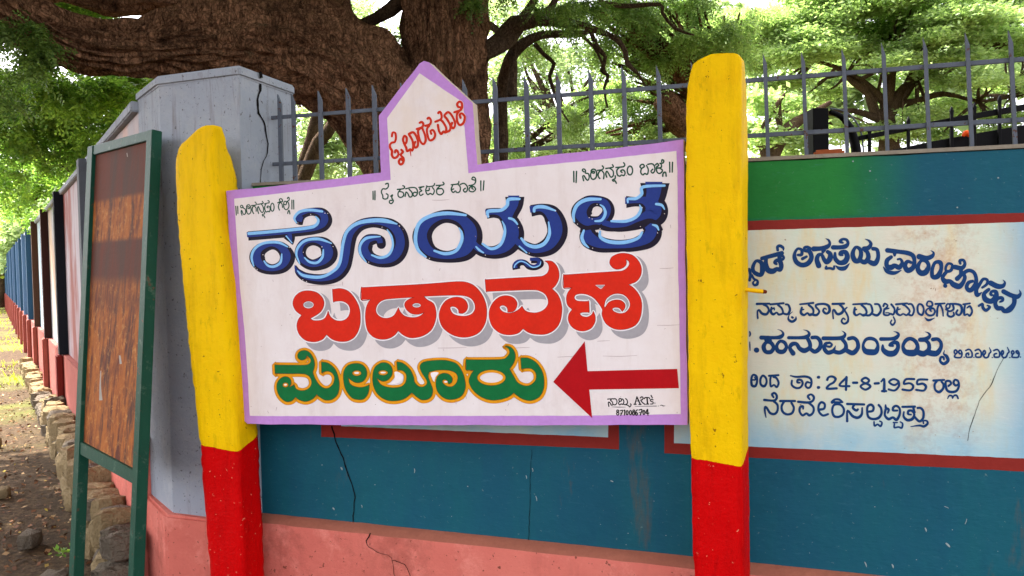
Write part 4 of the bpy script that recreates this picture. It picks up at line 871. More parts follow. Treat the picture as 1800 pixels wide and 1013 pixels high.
# ================================================================ RUSTY NOTICE BOARD leaning at left
pb = Vector(((262 - 900) / F_PX * 3.33, 3.33, 1.6)); al, ti = R(47), R(6.5)
nb = Vector((-math.cos(al) * math.cos(ti), -math.sin(al) * math.cos(ti), math.sin(ti)))
FB = Frame(pb, nb)
def m_rustboard():
    t = NT('rusted_sheet_paint'); x, z = t.axis(0), t.axis(2)
    k = t.mix(t.noise(3, 6, .7), lin((84, 40, 26)), lin((110, 54, 36)))
    k = t.mix(t.ramp(t.noise(1, 6, .7, t.mapping((7, 7, 1.3))), [(.40, 0.0), (.62, .8)]), k, lin((74, 54, 46)))
    low = t.math('ADD', t.band(z, -2, -.12, .10), t.math('MULTIPLY', t.band(z, .16, .36, .015), .95))
    low = t.math('ADD', low, t.math('MULTIPLY', t.band(z, -.10, -.03, .03), .6), True)
    st = t.math('MULTIPLY', low, t.ramp(t.noise(1, 8, .78, t.mapping((24, 24, 4))), [(.42, 0.0), (.56, .95)]))
    k = t.mix(st, k, t.mix(t.noise(30, 5, .7), lin((140, 72, 26)), lin((184, 112, 50))))
    k = t.mix(t.math('MULTIPLY', t.ramp(t.noise(30, 6, .75), [(.55, 0.0), (.7, .5)]), low), k, lin((205, 150, 86)))
    return t.done(k, .75, [(t.noise(40, 6, .7), .0015), (t.noise(1, 6, .7, t.mapping((24, 24, 4))), .001)], .3)
M_rb = m_rustboard()
def m_green_frame():
    t = NT('chipped_green_frame_paint')
    k = t.mix(t.noise(8, 6, .7), lin((6, 54, 40)), lin((14, 74, 54)))
    k = t.mix(t.ramp(t.noise(14, 7, .75), [(.56, 0.0), (.70, .6)]), k, lin((96, 116, 100)))
    k = t.mix(t.ramp(t.noise(20, 5, .7), [(.62, 0.0), (.68, .9)]), k, lin((96, 58, 40)))
    return t.done(k, .55, [(t.noise(40, 6, .7), .0015)], .4)
M_gf = m_green_frame()
nbd = thing('notice_board', 'tall rusty brown notice board in a chipped green iron frame standing against the pier', 'notice board', (FB.w(0, 0).x - .3, FB.w(0, 0).y + .1, 0))
def toground(px0, px1):
    (a0, b0), (a1, b1) = FB.uv(*px0), FB.uv(*px1)
    bz = (-.08 - FB.P0.z) / FB.Z.z; k_ = (bz - b1) / (b1 - b0); return (a1 + (a1 - a0) * k_, bz)
u = lambda *q: [FB.uv(*p) for p in q]
lo = u((155, 258)); 
L = u((155, 258), (164, 256)) + [toground((164, 272), (131.5, 1013)), toground((155, 258), (122, 1013))]
R_ = u((259, 230), (269, 227.5)) + [toground((269, 227.5), (236.5, 1013)), toground((259, 230), (226.5, 1013))]
for P, nm in ((L, 'stile'), (R_, 'stile')): bevel(prism(P, .045, -.004).obj(nm, M_gf, nbd, FB.M), .003)
bevel(prism(u((164.5, 255.5), (258.5, 230), (258, 247), (164, 272)), .04, 0).obj('rail', M_gf, nbd, FB.M), .002)
bevel(prism(u((139.5, 776), (238.5, 829), (237, 853), (138.5, 798)), .04, 0).obj('rail', M_gf, nbd, FB.M), .002)
prism(u((163, 268), (258.5, 242), (240, 838), (139, 784)), .006, .014).obj('rusty_sheet', M_rb, nbd, FB.M)
M_scrap = paint('paper_scrap', (170, 160, 148), .2, 20, .9)
for pts in ([(172, 652, 1.5), (171, 680, 3), (172, 704, 6)], [(205, 625, 3), (207, 640, 4)], [(218, 268, 1.4), (219, 275, 1.4)], [(236, 745, 2), (234, 780, 3)]): Ink(FB).base(-.0130).stroke(pts, scale=.999, cap='flat').obj('paper_scrap', M_scrap, nbd)

# ================================================================ IRON FENCE on the wall
M_iron = paint('grey_fence_paint', (96, 102, 112), .4, 14, .6, .002, 70, chips=.64, chip_col=(84, 58, 48), chip_scale=36)
FF = Frame(FW.P0 - FW.n * .15, FW.n)
fence = thing('iron_fence', 'grey iron fence of flat bars with cut points standing on the compound wall', 'fence', FF.w(0, top(0)))
def bar_uv(p, q, w, d, y0, name):
    a, b = FF.uv(*p), FF.uv(*q); dx, dz = b[0] - a[0], b[1] - a[1]; l = math.hypot(dx, dz); nx, nz = -dz / l * w / 2, dx / l * w / 2
    return bevel(prism([(a[0] + nx, a[1] + nz), (b[0] + nx, b[1] + nz), (b[0] - nx, b[1] - nz), (a[0] - nx, a[1] - nz)], d, y0).obj(name, M_iron, fence, FF.M), .0015, 1)
ur = lambda x: 207 - 106 * (x - 474) / 1356
lr = lambda x: 289 - 81 * (x - 474) / 1356
bar_uv((474, ur(474)), (2250, ur(2250)), .017, .010, .004, 'rail'); bar_uv((474, lr(474)), (2250, lr(2250)), .017, .010, .004, 'rail')
picks = [(492, 166), (516, 165), (563, 160), (612, 155), (658, 150), (708, 146), (760, 142), (817, 140), (870, 135), (925, 132), (981, 126), (1038, 121), (1096, 116), (1157, 114), (1218, 108), (1282, 102), (1344, 93), (1411, 90), (1482, 85), (1552, 76), (1625, 66), (1699, 58), (1775, 54), (1855, 47), (1940, 40), (2028, 33)]
for i, (x, y) in enumerate(picks):
    sl = .025 + .02 * max(0, min(1, (x - 1000) / 700)); yb = y + 240
    a0, b0 = FF.uv(x, y); a1, b1 = FF.uv(x + sl * 190, y + 190); k_ = (b0 - (top(a1) + .002)) / (b0 - b1)
    a1, b1 = a0 + (a1 - a0) * k_, top(a1) + .002
    w = .0095 - .0032 * max(0, min(1, (x - 900) / 600)); dx = (a1 - a0) / (b0 - b1)
    o = prism([(a0 - w, b0), (a0 + w + dx * .045, b0 - .045), (a1 + w, b1), (a1 - w, b1)], .012, -.009).obj('picket', M_iron, fence, FF.M)
    fixn(o)
# broken brick on the wall top
M_brick = paint('worn_orange_brick', (158, 84, 48), .35, 14, .9, .004, 50)
q0 = FF.uv(1430, 274); q1 = FF.uv(1484, 274)
zb0 = top((q0[0] + q1[0]) / 2) + .017
bk = MB().box(q0[0], q1[0], -.03, .05, zb0, zb0 + .032)
bo = bk.obj('broken_brick', M_brick, None, FF.M); bevel(bo, .008, 2)
bo['label'] = 'worn orange brick lying on the wall top behind the fence'; bo['category'] = 'brick'
# ================================================================ TREES
def m_bark(name, dark, light, sc=1.0):
    t = NT(name)
    warp = t.n('ShaderNodeVectorMath', operation='ADD'); nz = t.n('ShaderNodeTexNoise'); nz.inputs['Scale'].default_value = 5; t.l(t.co, nz.inputs[0])
    sc_ = t.n('ShaderNodeVectorMath', operation='SCALE'); sc_.inputs['Scale'].default_value = .3; t.l(nz.outputs['Color'], sc_.inputs[0])
    t.l(t.co, warp.inputs[0]); t.l(sc_.outputs[0], warp.inputs[1])
    mp = t.n('ShaderNodeMapping'); mp.inputs['Scale'].default_value = (34 * sc, 34 * sc, 15 * sc); t.l(warp.outputs[0], mp.inputs[0])
    vo = t.n('ShaderNodeTexVoronoi', feature='DISTANCE_TO_EDGE'); vo.inputs['Scale'].default_value = 1; t.l(mp.outputs[0], vo.inputs['Vector'])
    plate = t.ramp(vo.outputs['Distance'], [(.0, 0.0), (.16, 1.0)])
    r = t.noise(1, 9, .78, t.mapping((30 * sc, 30 * sc, 9 * sc)), .8)
    k = t.mix(t.ramp(r, [(.34, 0.0), (.70, 1.0)]), lin(dark), lin(light))
    k = t.mix(t.ramp(t.noise(2.2, 7, .75), [(.48, 0.0), (.62, .6)]), k, darker(lin(dark), .8))
    k = t.mix(t.ramp(t.noise(4, 7, .7), [(.6, 0.0), (.72, .6)]), k, lin((86, 88, 66)))
    k = t.mix(plate, t.mix(.45, darker(lin(dark), .5), k), k)
    return t.done(k, .95, [(plate, .014), (r, .04), (t.noise(60 * sc, 6, .75), .008)], .1)
M_bark = m_bark('deep_furrowed_bark', (44, 30, 22), (214, 160, 122))
M_bark2 = m_bark('grey_brown_bark', (60, 46, 36), (140, 116, 94), 1.6)
def m_leaf(name, c1, c2, trans=.45):
    t = NT(name)
    gi = t.n('ShaderNodeNewGeometry'); k = t.mix(gi.outputs['Random Per Island'], lin(c1), lin(c2))
    k = t.mix(t.ramp(t.noise(.9, 3, .6), [(.35, 0.0), (.7, .6)]), k, darker(lin(c1), .7))
    t.l(k, t.b.inputs['Base Color']); t.b.inputs['Roughness'].default_value = .45; t.b.inputs['Specular IOR Level'].default_value = .35
    tr = t.n('ShaderNodeBsdfTranslucent'); k2 = t.mix(1, k, (1.2, 1.28, .8, 1), 'MULTIPLY'); t.l(k2, tr.inputs[0])
    mx = t.n('ShaderNodeMixShader'); mx.inputs[0].default_value = trans
    t.l(t.b.outputs[0], mx.inputs[1]); t.l(tr.outputs[0], mx.inputs[2]); t.l(mx.outputs[0], t.out.inputs[0])
    return t.m
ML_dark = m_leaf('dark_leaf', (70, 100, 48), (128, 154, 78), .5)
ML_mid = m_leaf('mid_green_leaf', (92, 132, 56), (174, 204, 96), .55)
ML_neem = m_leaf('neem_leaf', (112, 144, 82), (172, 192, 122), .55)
ML_rain = m_leaf('rain_tree_leaf', (138, 164, 104), (180, 200, 138), .5)  # paleness of distance haze is put into the leaf colour
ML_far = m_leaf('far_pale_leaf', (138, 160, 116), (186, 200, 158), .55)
ML_yel = m_leaf('sunny_yellow_leaf', (140, 160, 30), (196, 200, 60), .5)

def tube(mb, pts, radii, seg=20, step=.06, rough_=.05, seed=0, fq=4.0, ridge=0.0):
    C = cr([(p.x, p.y, p.z, r) for p, r in zip(pts, radii)], False, 9e9)
    # resample by length
    D = []
    P4 = [(p.x, p.y, p.z, r) for p, r in zip(pts, radii)]
    n = len(P4)
    for i in range(n - 1):
        p1, p2 = P4[i], P4[i + 1]; p0 = P4[i - 1] if i else p1; p3 = P4[i + 2] if i + 2 < n else p2
        m = max(2, int(math.dist(p1[:3], p2[:3]) / step))
        for k in range(m):
            t = k / m; D.append([.5 * (2 * b + (c_ - a) * t + (2 * a - 5 * b + 4 * c_ - d) * t * t + (3 * b - a - 3 * c_ + d) * t ** 3) for a, b, c_, d in zip(p0, p1, p2, p3)])
    D.append(list(P4[-1]))
    V = []; ref = Vector((.3, .9, .2)).normalized(); L = 0; u = None
    for i, q in enumerate(D):
        a = Vector(D[max(0, i - 1)][:3]); b = Vector(D[min(len(D) - 1, i + 1)][:3]); tg = (b - a).normalized()
        if u is None: u = tg.cross(ref).normalized()
        u = (u - tg * u.dot(tg)).normalized(); v = tg.cross(u); c_ = Vector(q[:3]); L += (Vector(q[:3]) - a).length * .5
        for j in range(seg):
            an = 2 * math.pi * j / seg; d = u * math.cos(an) + v * math.sin(an)
            r = q[3] * (1 + rough_ * 2 * mnoise.fractal((c_ + d * q[3]) * fq + Vector((seed, 0, 0)), 1, 2, 4))
            if ridge: r += ridge * (abs(mnoise.noise(Vector((math.cos(an) * 3.4 * q[3] * 6, math.sin(an) * 3.4 * q[3] * 6, L * 2.2 + seed)))) - .3) + ridge * .6 * mnoise.noise(Vector((math.cos(an) * 9, math.sin(an) * 9, L * 9 + seed)))
            V.append(c_ + d * max(.002, r))
    n = len(D)
    Fc = [(i * seg + j, i * seg + (j + 1) % seg, (i + 1) * seg + (j + 1) % seg, (i + 1) * seg + j) for i in range(n - 1) for j in range(seg)]
    Fc.append(tuple(range((n - 1) * seg, n * seg)))
    mb.add(V, Fc)
def pxtube(mb, pts, seg=10, step=.08, seed=0, ridge=0, rough_=.06, fq=4.0):
    P = [at(x, y, t) for x, y, w, t in pts]; rr = [w / 2 * t / F_PX for x, y, w, t in pts]
    tube(mb, P, rr, seg, step, rough_, seed, fq, ridge)
def meshnp(name, V, quads, mat, parent):
    me = bpy.data.meshes.new(name); n = len(quads)
    me.vertices.add(len(V)); me.vertices.foreach_set('co', V.astype(np.float32).ravel())
    me.loops.add(n * 4); me.loops.foreach_set('vertex_index', quads.astype(np.int32).ravel())
    me.polygons.add(n); me.polygons.foreach_set('loop_start', np.arange(0, n * 4, 4, dtype=np.int32)); 
    me.update(calc_edges=True); me.validate(); me.materials.append(mat)
    o = bpy.data.objects.new(name, me); return put(o, parent)
def unit(a): return a / (np.linalg.norm(a, axis=1, keepdims=True) + 1e-9)
def fronds(C, rng, L=.22, nl=7, lw=.018, ll=.06, droop=.35, flat=.5):
    """compound leaves: a rachis with pairs of leaflets"""
    N = len(C); d = rng.normal(size=(N, 3)); d[:, 2] = d[:, 2] * flat - droop; d = unit(d)
    up = np.tile([0, 0, 1.0], (N, 1)) + rng.normal(size=(N, 3)) * .45
    s = unit(np.cross(d, up)); nrm = np.cross(s, d)
    Ls = L * rng.uniform(.6, 1.25, (N, 1)); V = []
    for i in range(nl):
        t = (i + .6) / nl; b = C + d * Ls * t + np.array([0, 0, -1]) * Ls * .25 * t * t
        for sg in (-1, 1):
            k = ll * (1 - .45 * abs(t - .45) * 1.6) * rng.uniform(.8, 1.2, (N, 1)); ld = unit(s * sg * .85 + d * .5 + nrm * rng.normal(size=(N, 1)) * .25 + np.array([0, 0, -.25]))
            wd = unit(np.cross(ld, nrm)) * lw * .5
            V.append(np.stack([b, b + ld * k * .45 + wd, b + ld * k, b + ld * k * .45 - wd], 1))
    V = np.concatenate(V, 0); return V.reshape(-1, 3)
def clumps(C, rng, size=.12, per=5, spread=.12, flat=.35):
    """sprays of diamond leaves, lying rather flat"""
    N = len(C) * per; c_ = np.repeat(C, per, 0) + rng.normal(size=(N, 3)) * spread * np.array([1, 1, flat])
    d = rng.normal(size=(N, 3)); d[:, 2] *= flat; d = unit(d); n_ = rng.normal(size=(N, 3)) * .5 + np.array([0, 0, 1]); w = unit(np.cross(d, n_))
    k = size * rng.uniform(.5, 1.3, (N, 1))
    return np.stack([c_, c_ + d * k * .5 + w * k * .28, c_ + d * k, c_ + d * k * .5 - w * k * .28], 1).reshape(-1, 3)
def quads(V): return np.arange(len(V)).reshape(-1, 4)
def blobpts(blobs, rng, dens=1.0):
    """blobs: (x, y, depth, rx_px, ry_px, thickness_m, count)"""
    out = []
    for x, y, t, rx, ry, th, n in blobs:
        n = int(n * dens); q = unit(rng.normal(size=(n, 3))) * rng.uniform(.25, 1, (n, 1)) ** .5
        # break up into sub-clusters
        m = max(4, n // 26); ctr = unit(rng.normal(size=(m, 3))) * rng.uniform(.2, 1, (m, 1)) ** .45
        idx = rng.integers(0, m, n); q = ctr[idx] + rng.normal(size=(n, 3)) * .13
        px = x + q[:, 0] * rx; py = y + q[:, 1] * ry; tt = t + q[:, 2] * th
        e = np.array(EYE); f, r_, u_ = np.array(Fw), np.array(Rt), np.array(Up)
        out.append(e + tt[:, None] * (f + ((px - 900) / F_PX)[:, None] * r_ + ((506.5 - py) / F_PX)[:, None] * u_))
    return np.concatenate(out, 0)
rng = np.random.default_rng(7)
def branch_to(mb, p0, r0, targets, rnd, seg=6, r1=.012, sag=.1):
    for q in targets:
        mid = p0.lerp(q, .5) + Vector((rnd.uniform(-1, 1), rnd.uniform(-1, 1), rnd.uniform(-.3, 1))) * (q - p0).length * sag
        tube(mb, [p0, mid, q], [r0, r0 * .6, r1], seg, max(.12, (q - p0).length / 12), .12, rnd.random() * 50, 2.0)

# ---------------- the great tree behind the wall
T0 = 6.6
gt = thing('great_tree', 'huge dark rain tree with thick furrowed trunk and a heavy limb over the pier', 'tree', (at(775, 480, T0).x, at(775, 480, T0).y, 0))
mb = MB()
pxtube(mb, [(765, 760, 250, T0), (770, 560, 190, T0), (775, 400, 168, T0), (780, 260, 158, T0), (783, 140, 146, T0), (782, 30, 143, T0), (780, -120, 140, T0), (790, -300, 120, T0 + .3)], 120, .03, 1, .085, .03)
pxtube(mb, [(760, 330, 120, T0), (708, 215, 150, T0 - .05), (645, 150, 172, T0 - .1), (560, 98, 182, T0 - .2), (470, 76, 160, T0 - .4), (390, 68, 140, T0 - .6), (300, 74, 112, T0 - .8), (215, 84, 92, T0 - 1.0), (130, 74, 92, T0 - 1.2), (50, 36, 96, T0 - 1.4), (-60, -30, 100, T0 - 1.6), (-200, -120, 90, T0 - 1.8)], 100, .03, 5, .075, .07)
pxtube(mb, [(590, 130, 150, T0 - .15), (540, 50, 170, T0 - .1), (500, -40, 170, T0), (450, -190, 130, T0 + .1)], 80, .035, 9, .07, .06)
pxtube(mb, [(470, 50, 110, T0 - .4), (380, 8, 78, T0 - .5), (290, -8, 64, T0 - .6), (200, -4, 60, T0 - .7), (110, -24, 56, T0 - .9), (20, -20, 60, T0 - 1.2), (-60, -20, 60, T0 - 1.5)], 40, .05, 13, .03, .08)
pxtube(mb, [(575, 120, 100, T0), (612, 205, 70, T0), (660, 280, 62, T0 + .1), (712, 370, 90, T0 + .1), (740, 500, 150, T0)], 48, .045, 17, .045, .06)
trunk = mb.obj('trunk', M_bark, gt, smooth=True)
mb = MB()
for pts in (
 [(842, 95, 34, 6.6), (890, 72, 30, 6.7), (915, 40, 22, 6.9), (935, 6, 14, 7), (960, -40, 10, 7)],
 [(632, 45, 20, 6.7), (650, 38, 22, 6.6), (672, 26, 22, 6.6), (700, 6, 26, 6.6), (720, -30, 26, 6.6)],
 [(848, 92, 22, 6.7), (872, 82, 24, 6.8), (900, 52, 20, 6.9), (945, 34, 22, 7), (968, 14, 14, 7.1), (990, -30, 10, 7.2)],
 [(846, 100, 30, 6.6), (878, 68, 26, 6.7), (905, 44, 30, 6.7), (945, 36, 22, 6.8), (1010, 42, 14, 6.9), (1050, 54, 11, 7), (1082, 68, 9, 7), (1100, 92, 9, 7), (1102, 112, 8, 7), (1120, 128, 6, 7)],
 [(900, 170, 20, 6.9), (905, 60, 6, 7)],
 ):
    pxtube(mb, pts, 12, .06, pts[0][0], 0, .1, 6)
mb.obj('limb', M_bark2, gt, smooth=True)
# crown: unseen overhead mass shaped to shade the scene, plus hanging parts in view
N = 8000; N2 = 9000
ang = rng.uniform(0, 2 * math.pi, N); rad = 6.2 * np.sqrt(rng.uniform(0, 1, N)); cx, cy = at(775, 400, T0).x - .6, 4.8
C = np.stack([cx + rad * np.cos(ang), cy + rad * np.sin(ang), 6.9 + rng.normal(size=N) * .6 - (rad / 6.2) ** 2 * 1.2], 1)
cn = rng.uniform(-1, 1, (260, 2)) * 6.2 + np.array([cx, cy]); idx = rng.integers(0, 260, N // 2)
C[:N // 2, :2] = cn[idx] + rng.normal(size=(N // 2, 2)) * .55
an2 = rng.uniform(0, 2 * math.pi, N2); rd2 = 6.5 * np.sqrt(rng.uniform(0, 1, N2))
C = np.concatenate([C, np.stack([-6.2 + rd2 * np.cos(an2), 3.6 + rd2 * np.sin(an2), 7.2 + rng.normal(size=N2) * .6 - (rd2 / 6.5) ** 2 * 1.0], 1)])  # unseen second canopy patch, added towards the sun to darken the ground
# keep clear of the visible wedge
e = np.array(EYE); rel = C - e; tt = rel @ np.array(Fw); py = 506.5 - (rel @ np.array(Up)) / np.maximum(tt, .1) * F_PX
keep = (tt < .3) | (py < -35)
V1 = clumps(C[keep], rng, .26, 4, .22, .4)
hang = [(30, 60, 5.0, 60, 46, .3, 260), (70, 120, 5.0, 22, 40, .2, 90), (20, 140, 5.2, 30, 60, .3, 110),
        (510, -5, 7.6, 90, 22, .8, 160), (660, 70, 7.8, 46, 44, .5, 330), (850, -8, 6.4, 60, 18, .5, 120), (1010, 20, 6.6, 70, 26, .4, 200)]
Cv = blobpts(hang, rng)
V2 = fronds(Cv, rng, .17, 7, .016, .042, .5)
V = np.concatenate([V1, V2]); meshnp('crown', V, quads(V), ML_dark, gt)

def make_tree(name, label, mat, blobs, kind, fr=None, trunks=(), limbs_from=None, bark=None, group=None, cat='tree', tw=8, seed=1, r0=.05):
    b0 = trunks[0][0] if trunks else (blobs[0][0], 500, 0, blobs[0][2])
    p = at(b0[0], 470, b0[3]); root = thing(name, label, cat, (p.x, p.y, 0), group)
    rnd = random.Random(seed); mb = MB()
    for tpts in trunks: pxtube(mb, tpts, 14, max(.08, tpts[0][3] * .012), seed + tpts[0][0], 0, .1, 5 if tpts[0][3] < 12 else 1.2)
    if limbs_from:
        forks = limbs_from if isinstance(limbs_from, list) else [limbs_from]; tg = []
        for bl in blobs:
            for _ in range(tw if bl[6] > 150 else max(1, tw // 2)):
                tg.append(at(bl[0] + rnd.uniform(-.6, .6) * bl[3], bl[1] + rnd.uniform(-.3, .7) * bl[4], bl[2] + rnd.uniform(-.5, .5) * bl[5]))
        for q in tg:
            p0 = min((at(*f_) for f_ in forks), key=lambda p_: (p_ - q).length); branch_to(mb, p0, min(r0, .02 + (q - p0).length * .03), [q], rnd)
    if mb.V: mb.obj('trunk', bark or M_bark2, root, smooth=True)
    C = blobpts(blobs, rng)
    V = fronds(C, rng, **fr) if kind == 'frond' else clumps(C, rng, **fr)
    meshnp('crown', V, quads(V), mat, root); return root
# ---------------- small crooked tree with bare hanging branches, right of the trunk
make_tree('crooked_tree', 'slender crooked tree with bare drooping branches just right of the great trunk', ML_neem,
  [(960, 175, 9.5, 60, 40, .6, 120), (905, 250, 9.5, 30, 50, .5, 130), (1000, 215, 9, 40, 30, .5, 120), (930, 60, 9, 60, 30, .6, 160)], 'frond', dict(L=.26, nl=6, lw=.018, ll=.06, droop=.7),
  [[(878, 470, 30, 8.2), (880, 300, 26, 8.2), (882, 165, 22, 8.2), (888, 125, 19, 8.1), (905, 90, 20, 8), (935, 68, 17, 8), (965, 60, 14, 8), (1015, 61, 11, 8), (1038, 54, 9, 8)],
   [(1038, 54, 9, 8), (1050, 84, 9, 8), (1064, 100, 7, 8), (1058, 125, 7, 8), (1069, 133, 6, 8), (1062, 156, 5, 8), (1068, 190, 3, 8)],
   [(1022, 62, 6, 8), (1045, 84, 5, 8), (1062, 120, 4, 8), (1070, 145, 3, 8)],
   [(940, 77, 8, 8), (956, 96, 7, 8), (974, 112, 7, 8), (966, 134, 6, 8), (974, 162, 6, 8), (981, 185, 4, 8), (1000, 215, 3, 8)],
   [(1000, 40, 9, 7.8), (1048, 53, 8, 7.8), (1090, 74, 8, 7.8), (1102, 108, 7, 7.8), (1118, 125, 5, 7.8), (1140, 160, 3, 7.8)],
   [(1050, 2, 9, 7.8), (1095, 11, 8, 7.8), (1160, 8, 7, 7.8), (1164, 22, 6, 7.8), (1186, 50, 5, 7.8), (1220, 62, 3, 7.8)],
   [(905, 92, 14, 8), (880, 60, 10, 8.2), (862, 45, 14, 8.3), (848, 40, 12, 8.4)]], seed=3)
# ---------------- neem-like crown with a sawn slanting trunk
make_tree('neem_tree', 'bushy mid green tree with drooping sprays between the bare branches and the right post', ML_neem,
  [(1090, 35, 9.5, 80, 40, .9, 300), (1180, 50, 9.5, 90, 46, .9, 430), (1240, 65, 9.6, 60, 46, .9, 330), (1150, 100, 9.8, 60, 40, .7, 230), (1280, 30, 9.4, 60, 40, .8, 170), (1120, 150, 10, 50, 45, .8, 180), (1190, 190, 10.2, 60, 60, .8, 230), (1290, 75, 9.6, 40, 40, .8, 180), (1040, 12, 9.2, 60, 20, .6, 110), (1120, 2, 9.4, 60, 20, .6, 190), (1200, 6, 9.4, 70, 24, .7, 240), (1090, 90, 9.6, 50, 30, .6, 120), (1100, 225, 10, 60, 40, .8, 170)], 'frond', dict(L=.30, nl=8, lw=.020, ll=.07, droop=.7),
  [[(1420, 520, 70, 10), (1320, 370, 62, 10), (1250, 280, 54, 9.8), (1190, 205, 48, 9.6), (1164, 172, 42, 9.5)]], limbs_from=(1260, 200, 9.9), seed=5, bark=M_bark)
# ---------------- rain tree with layered umbrella crown at right
bl = []
rr = random.Random(21)
for (x, y, rx) in ((1330, 40, 60), (1400, 30, 70), (1470, 22, 80), (1545, 14, 80), (1620, 30, 70), (1700, 30, 70), (1770, 26, 70), (1350, 75, 60), (1420, 62, 60), (1500, 55, 70), (1570, 60, 60), (1660, 62, 50), (1740, 60, 70), (1320, 110, 40), (1385, 95, 50), (1440, 88, 50), (1530, 86, 40), (1600, 84, 40), (1690, 100, 40), (1780, 90, 50), (1370, 150, 45), (1430, 165, 40), (1340, 190, 30), (1650, 140, 40), (1740, 140, 50), (1800, 150, 50), (1690, 185, 50), (1610, 200, 46), (1770, 200, 40), (1480, 120, 40), (1580, 108, 28), (1500, 232, 60), (1620, 240, 60), (1730, 235, 60), (1340, 235, 50), (1300, 60, 50), (1850, 60, 70), (1850, 150, 60), (1560, 225, 50), (1480, -5, 90), (1620, -8, 90), (1760, -8, 90)):
    bl.append((x, y, 27 + rr.uniform(-2.5, 2.5), rx, 11 + rr.uniform(0, 5), 1.6, int((640 if y < 120 else 270) * rx / 60)))
tk = [[(1568, 480, 60, 27), (1566, 330, 44, 27), (1562, 240, 34, 27), (1560, 205, 24, 27), (1552, 178, 15, 27), (1530, 155, 12, 27), (1512, 140, 9, 27), (1490, 128, 6, 27)],
      [(1562, 205, 20, 27), (1575, 178, 20, 27), (1590, 155, 17, 27), (1612, 140, 12, 27), (1640, 125, 8, 27), (1700, 108, 5, 27)],
      [(1560, 190, 18, 27), (1566, 140, 17, 27), (1570, 100, 14, 27), (1574, 70, 10, 27)], [(1558, 205, 18, 27), (1535, 195, 15, 27), (1526, 165, 13, 27), (1500, 145, 10, 27), (1470, 118, 7, 27), (1430, 108, 5, 27)],
      [(1556, 215, 13, 27), (1500, 195, 10, 27), (1450, 200, 7, 27), (1400, 215, 6, 27)], [(1572, 185, 13, 27), (1610, 178, 11, 27), (1660, 165, 9, 27), (1720, 178, 6, 27), (1780, 170, 5, 27)],
      [(1590, 158, 10, 27), (1606, 120, 8, 27), (1625, 92, 6, 27)], [(1534, 190, 9, 27), (1544, 160, 6, 27), (1550, 130, 5, 27)]]
make_tree('rain_tree', 'wide pale green rain tree with layered umbrella crown beyond the fence at right', ML_rain, bl, 'clump', dict(size=.15, per=11, spread=.27, flat=.3), tk, limbs_from=[(1512, 140, 27), (1490, 128, 27), (1612, 140, 27), (1700, 108, 27), (1640, 125, 27), (1574, 80, 27), (1470, 118, 27), (1430, 108, 27), (1400, 215, 27), (1780, 170, 27), (1720, 178, 27), (1625, 92, 27), (1550, 130, 27), (1450, 200, 27)], tw=3, seed=8, r0=.07)
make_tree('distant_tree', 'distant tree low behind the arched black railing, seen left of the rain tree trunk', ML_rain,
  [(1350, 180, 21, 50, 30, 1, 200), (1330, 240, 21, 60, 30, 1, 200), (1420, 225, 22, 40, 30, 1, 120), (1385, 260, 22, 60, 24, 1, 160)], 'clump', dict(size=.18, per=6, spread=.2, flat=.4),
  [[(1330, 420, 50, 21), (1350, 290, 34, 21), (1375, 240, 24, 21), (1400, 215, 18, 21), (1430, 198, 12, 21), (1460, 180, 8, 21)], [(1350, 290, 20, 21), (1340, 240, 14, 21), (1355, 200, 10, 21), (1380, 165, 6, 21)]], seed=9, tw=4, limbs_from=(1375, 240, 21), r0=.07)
# ---------------- left side trees
make_tree('leafy_tree', 'bright leafy tree behind the side wall under the heavy limb at left', ML_mid,
  [(60, 140, 8.4, 60, 30, .5, 300), (120, 170, 8.6, 80, 46, .6, 620), (60, 235, 8.8, 70, 50, .6, 520), (160, 240, 9, 60, 46, .6, 460), (200, 160, 9, 60, 34, .6, 380), (250, 128, 9.2, 70, 16, .5, 200), (40, 300, 9.4, 70, 30, .6, 300), (130, 310, 9.6, 50, 26, .6, 240), (20, 190, 8.6, 50, 50, .5, 330), (330, 118, 9.4, 80, 10, .4, 160), (140, 22, 9, 70, 24, .5, 330), (40, 5, 9, 60, 30, .5, 200)], 'frond', dict(L=.24, nl=6, lw=.030, ll=.068, droop=.35),
  [[(150, 420, 60, 10.5), (135, 300, 52, 10.5), (122, 262, 46, 10.5), (80, 240, 30, 10.5), (20, 195, 34, 10.4), (-60, 150, 34, 10.2)], [(180, 330, 40, 10.5), (205, 240, 40, 10.4), (215, 190, 38, 10.4), (230, 150, 30, 10.4), (260, 100, 30, 10.4)],
   [(130, 290, 30, 10.4), (60, 280, 22, 10.3), (-20, 250, 20, 10.2)], [(240, 190, 10, 9), (180, 160, 8, 9), (110, 115, 6, 9)], [(235, 180, 8, 9), (160, 172, 7, 9), (60, 150, 4, 9)]], seed=12)
make_tree('mossy_branch_tree', 'tree with a long bare mossy bough low at the left edge above the side wall', ML_mid,
  [(20, 330, 12, 50, 26, .8, 260), (100, 315, 12, 50, 20, .8, 200), (40, 365, 13, 30, 16, .8, 90)], 'frond', dict(L=.3, nl=6, lw=.034, ll=.08, droop=.3),
  [[(150, 480, 40, 12), (140, 345, 26, 12), (120, 328, 20, 12), (85, 330, 24, 12), (50, 345, 26, 12), (20, 346, 20, 12), (-40, 330, 20, 12)], [(-40, 318, 18, 11.6), (40, 284, 24, 11.6), (110, 282, 34, 11.6), (150, 262, 40, 11.6)]], seed=14)
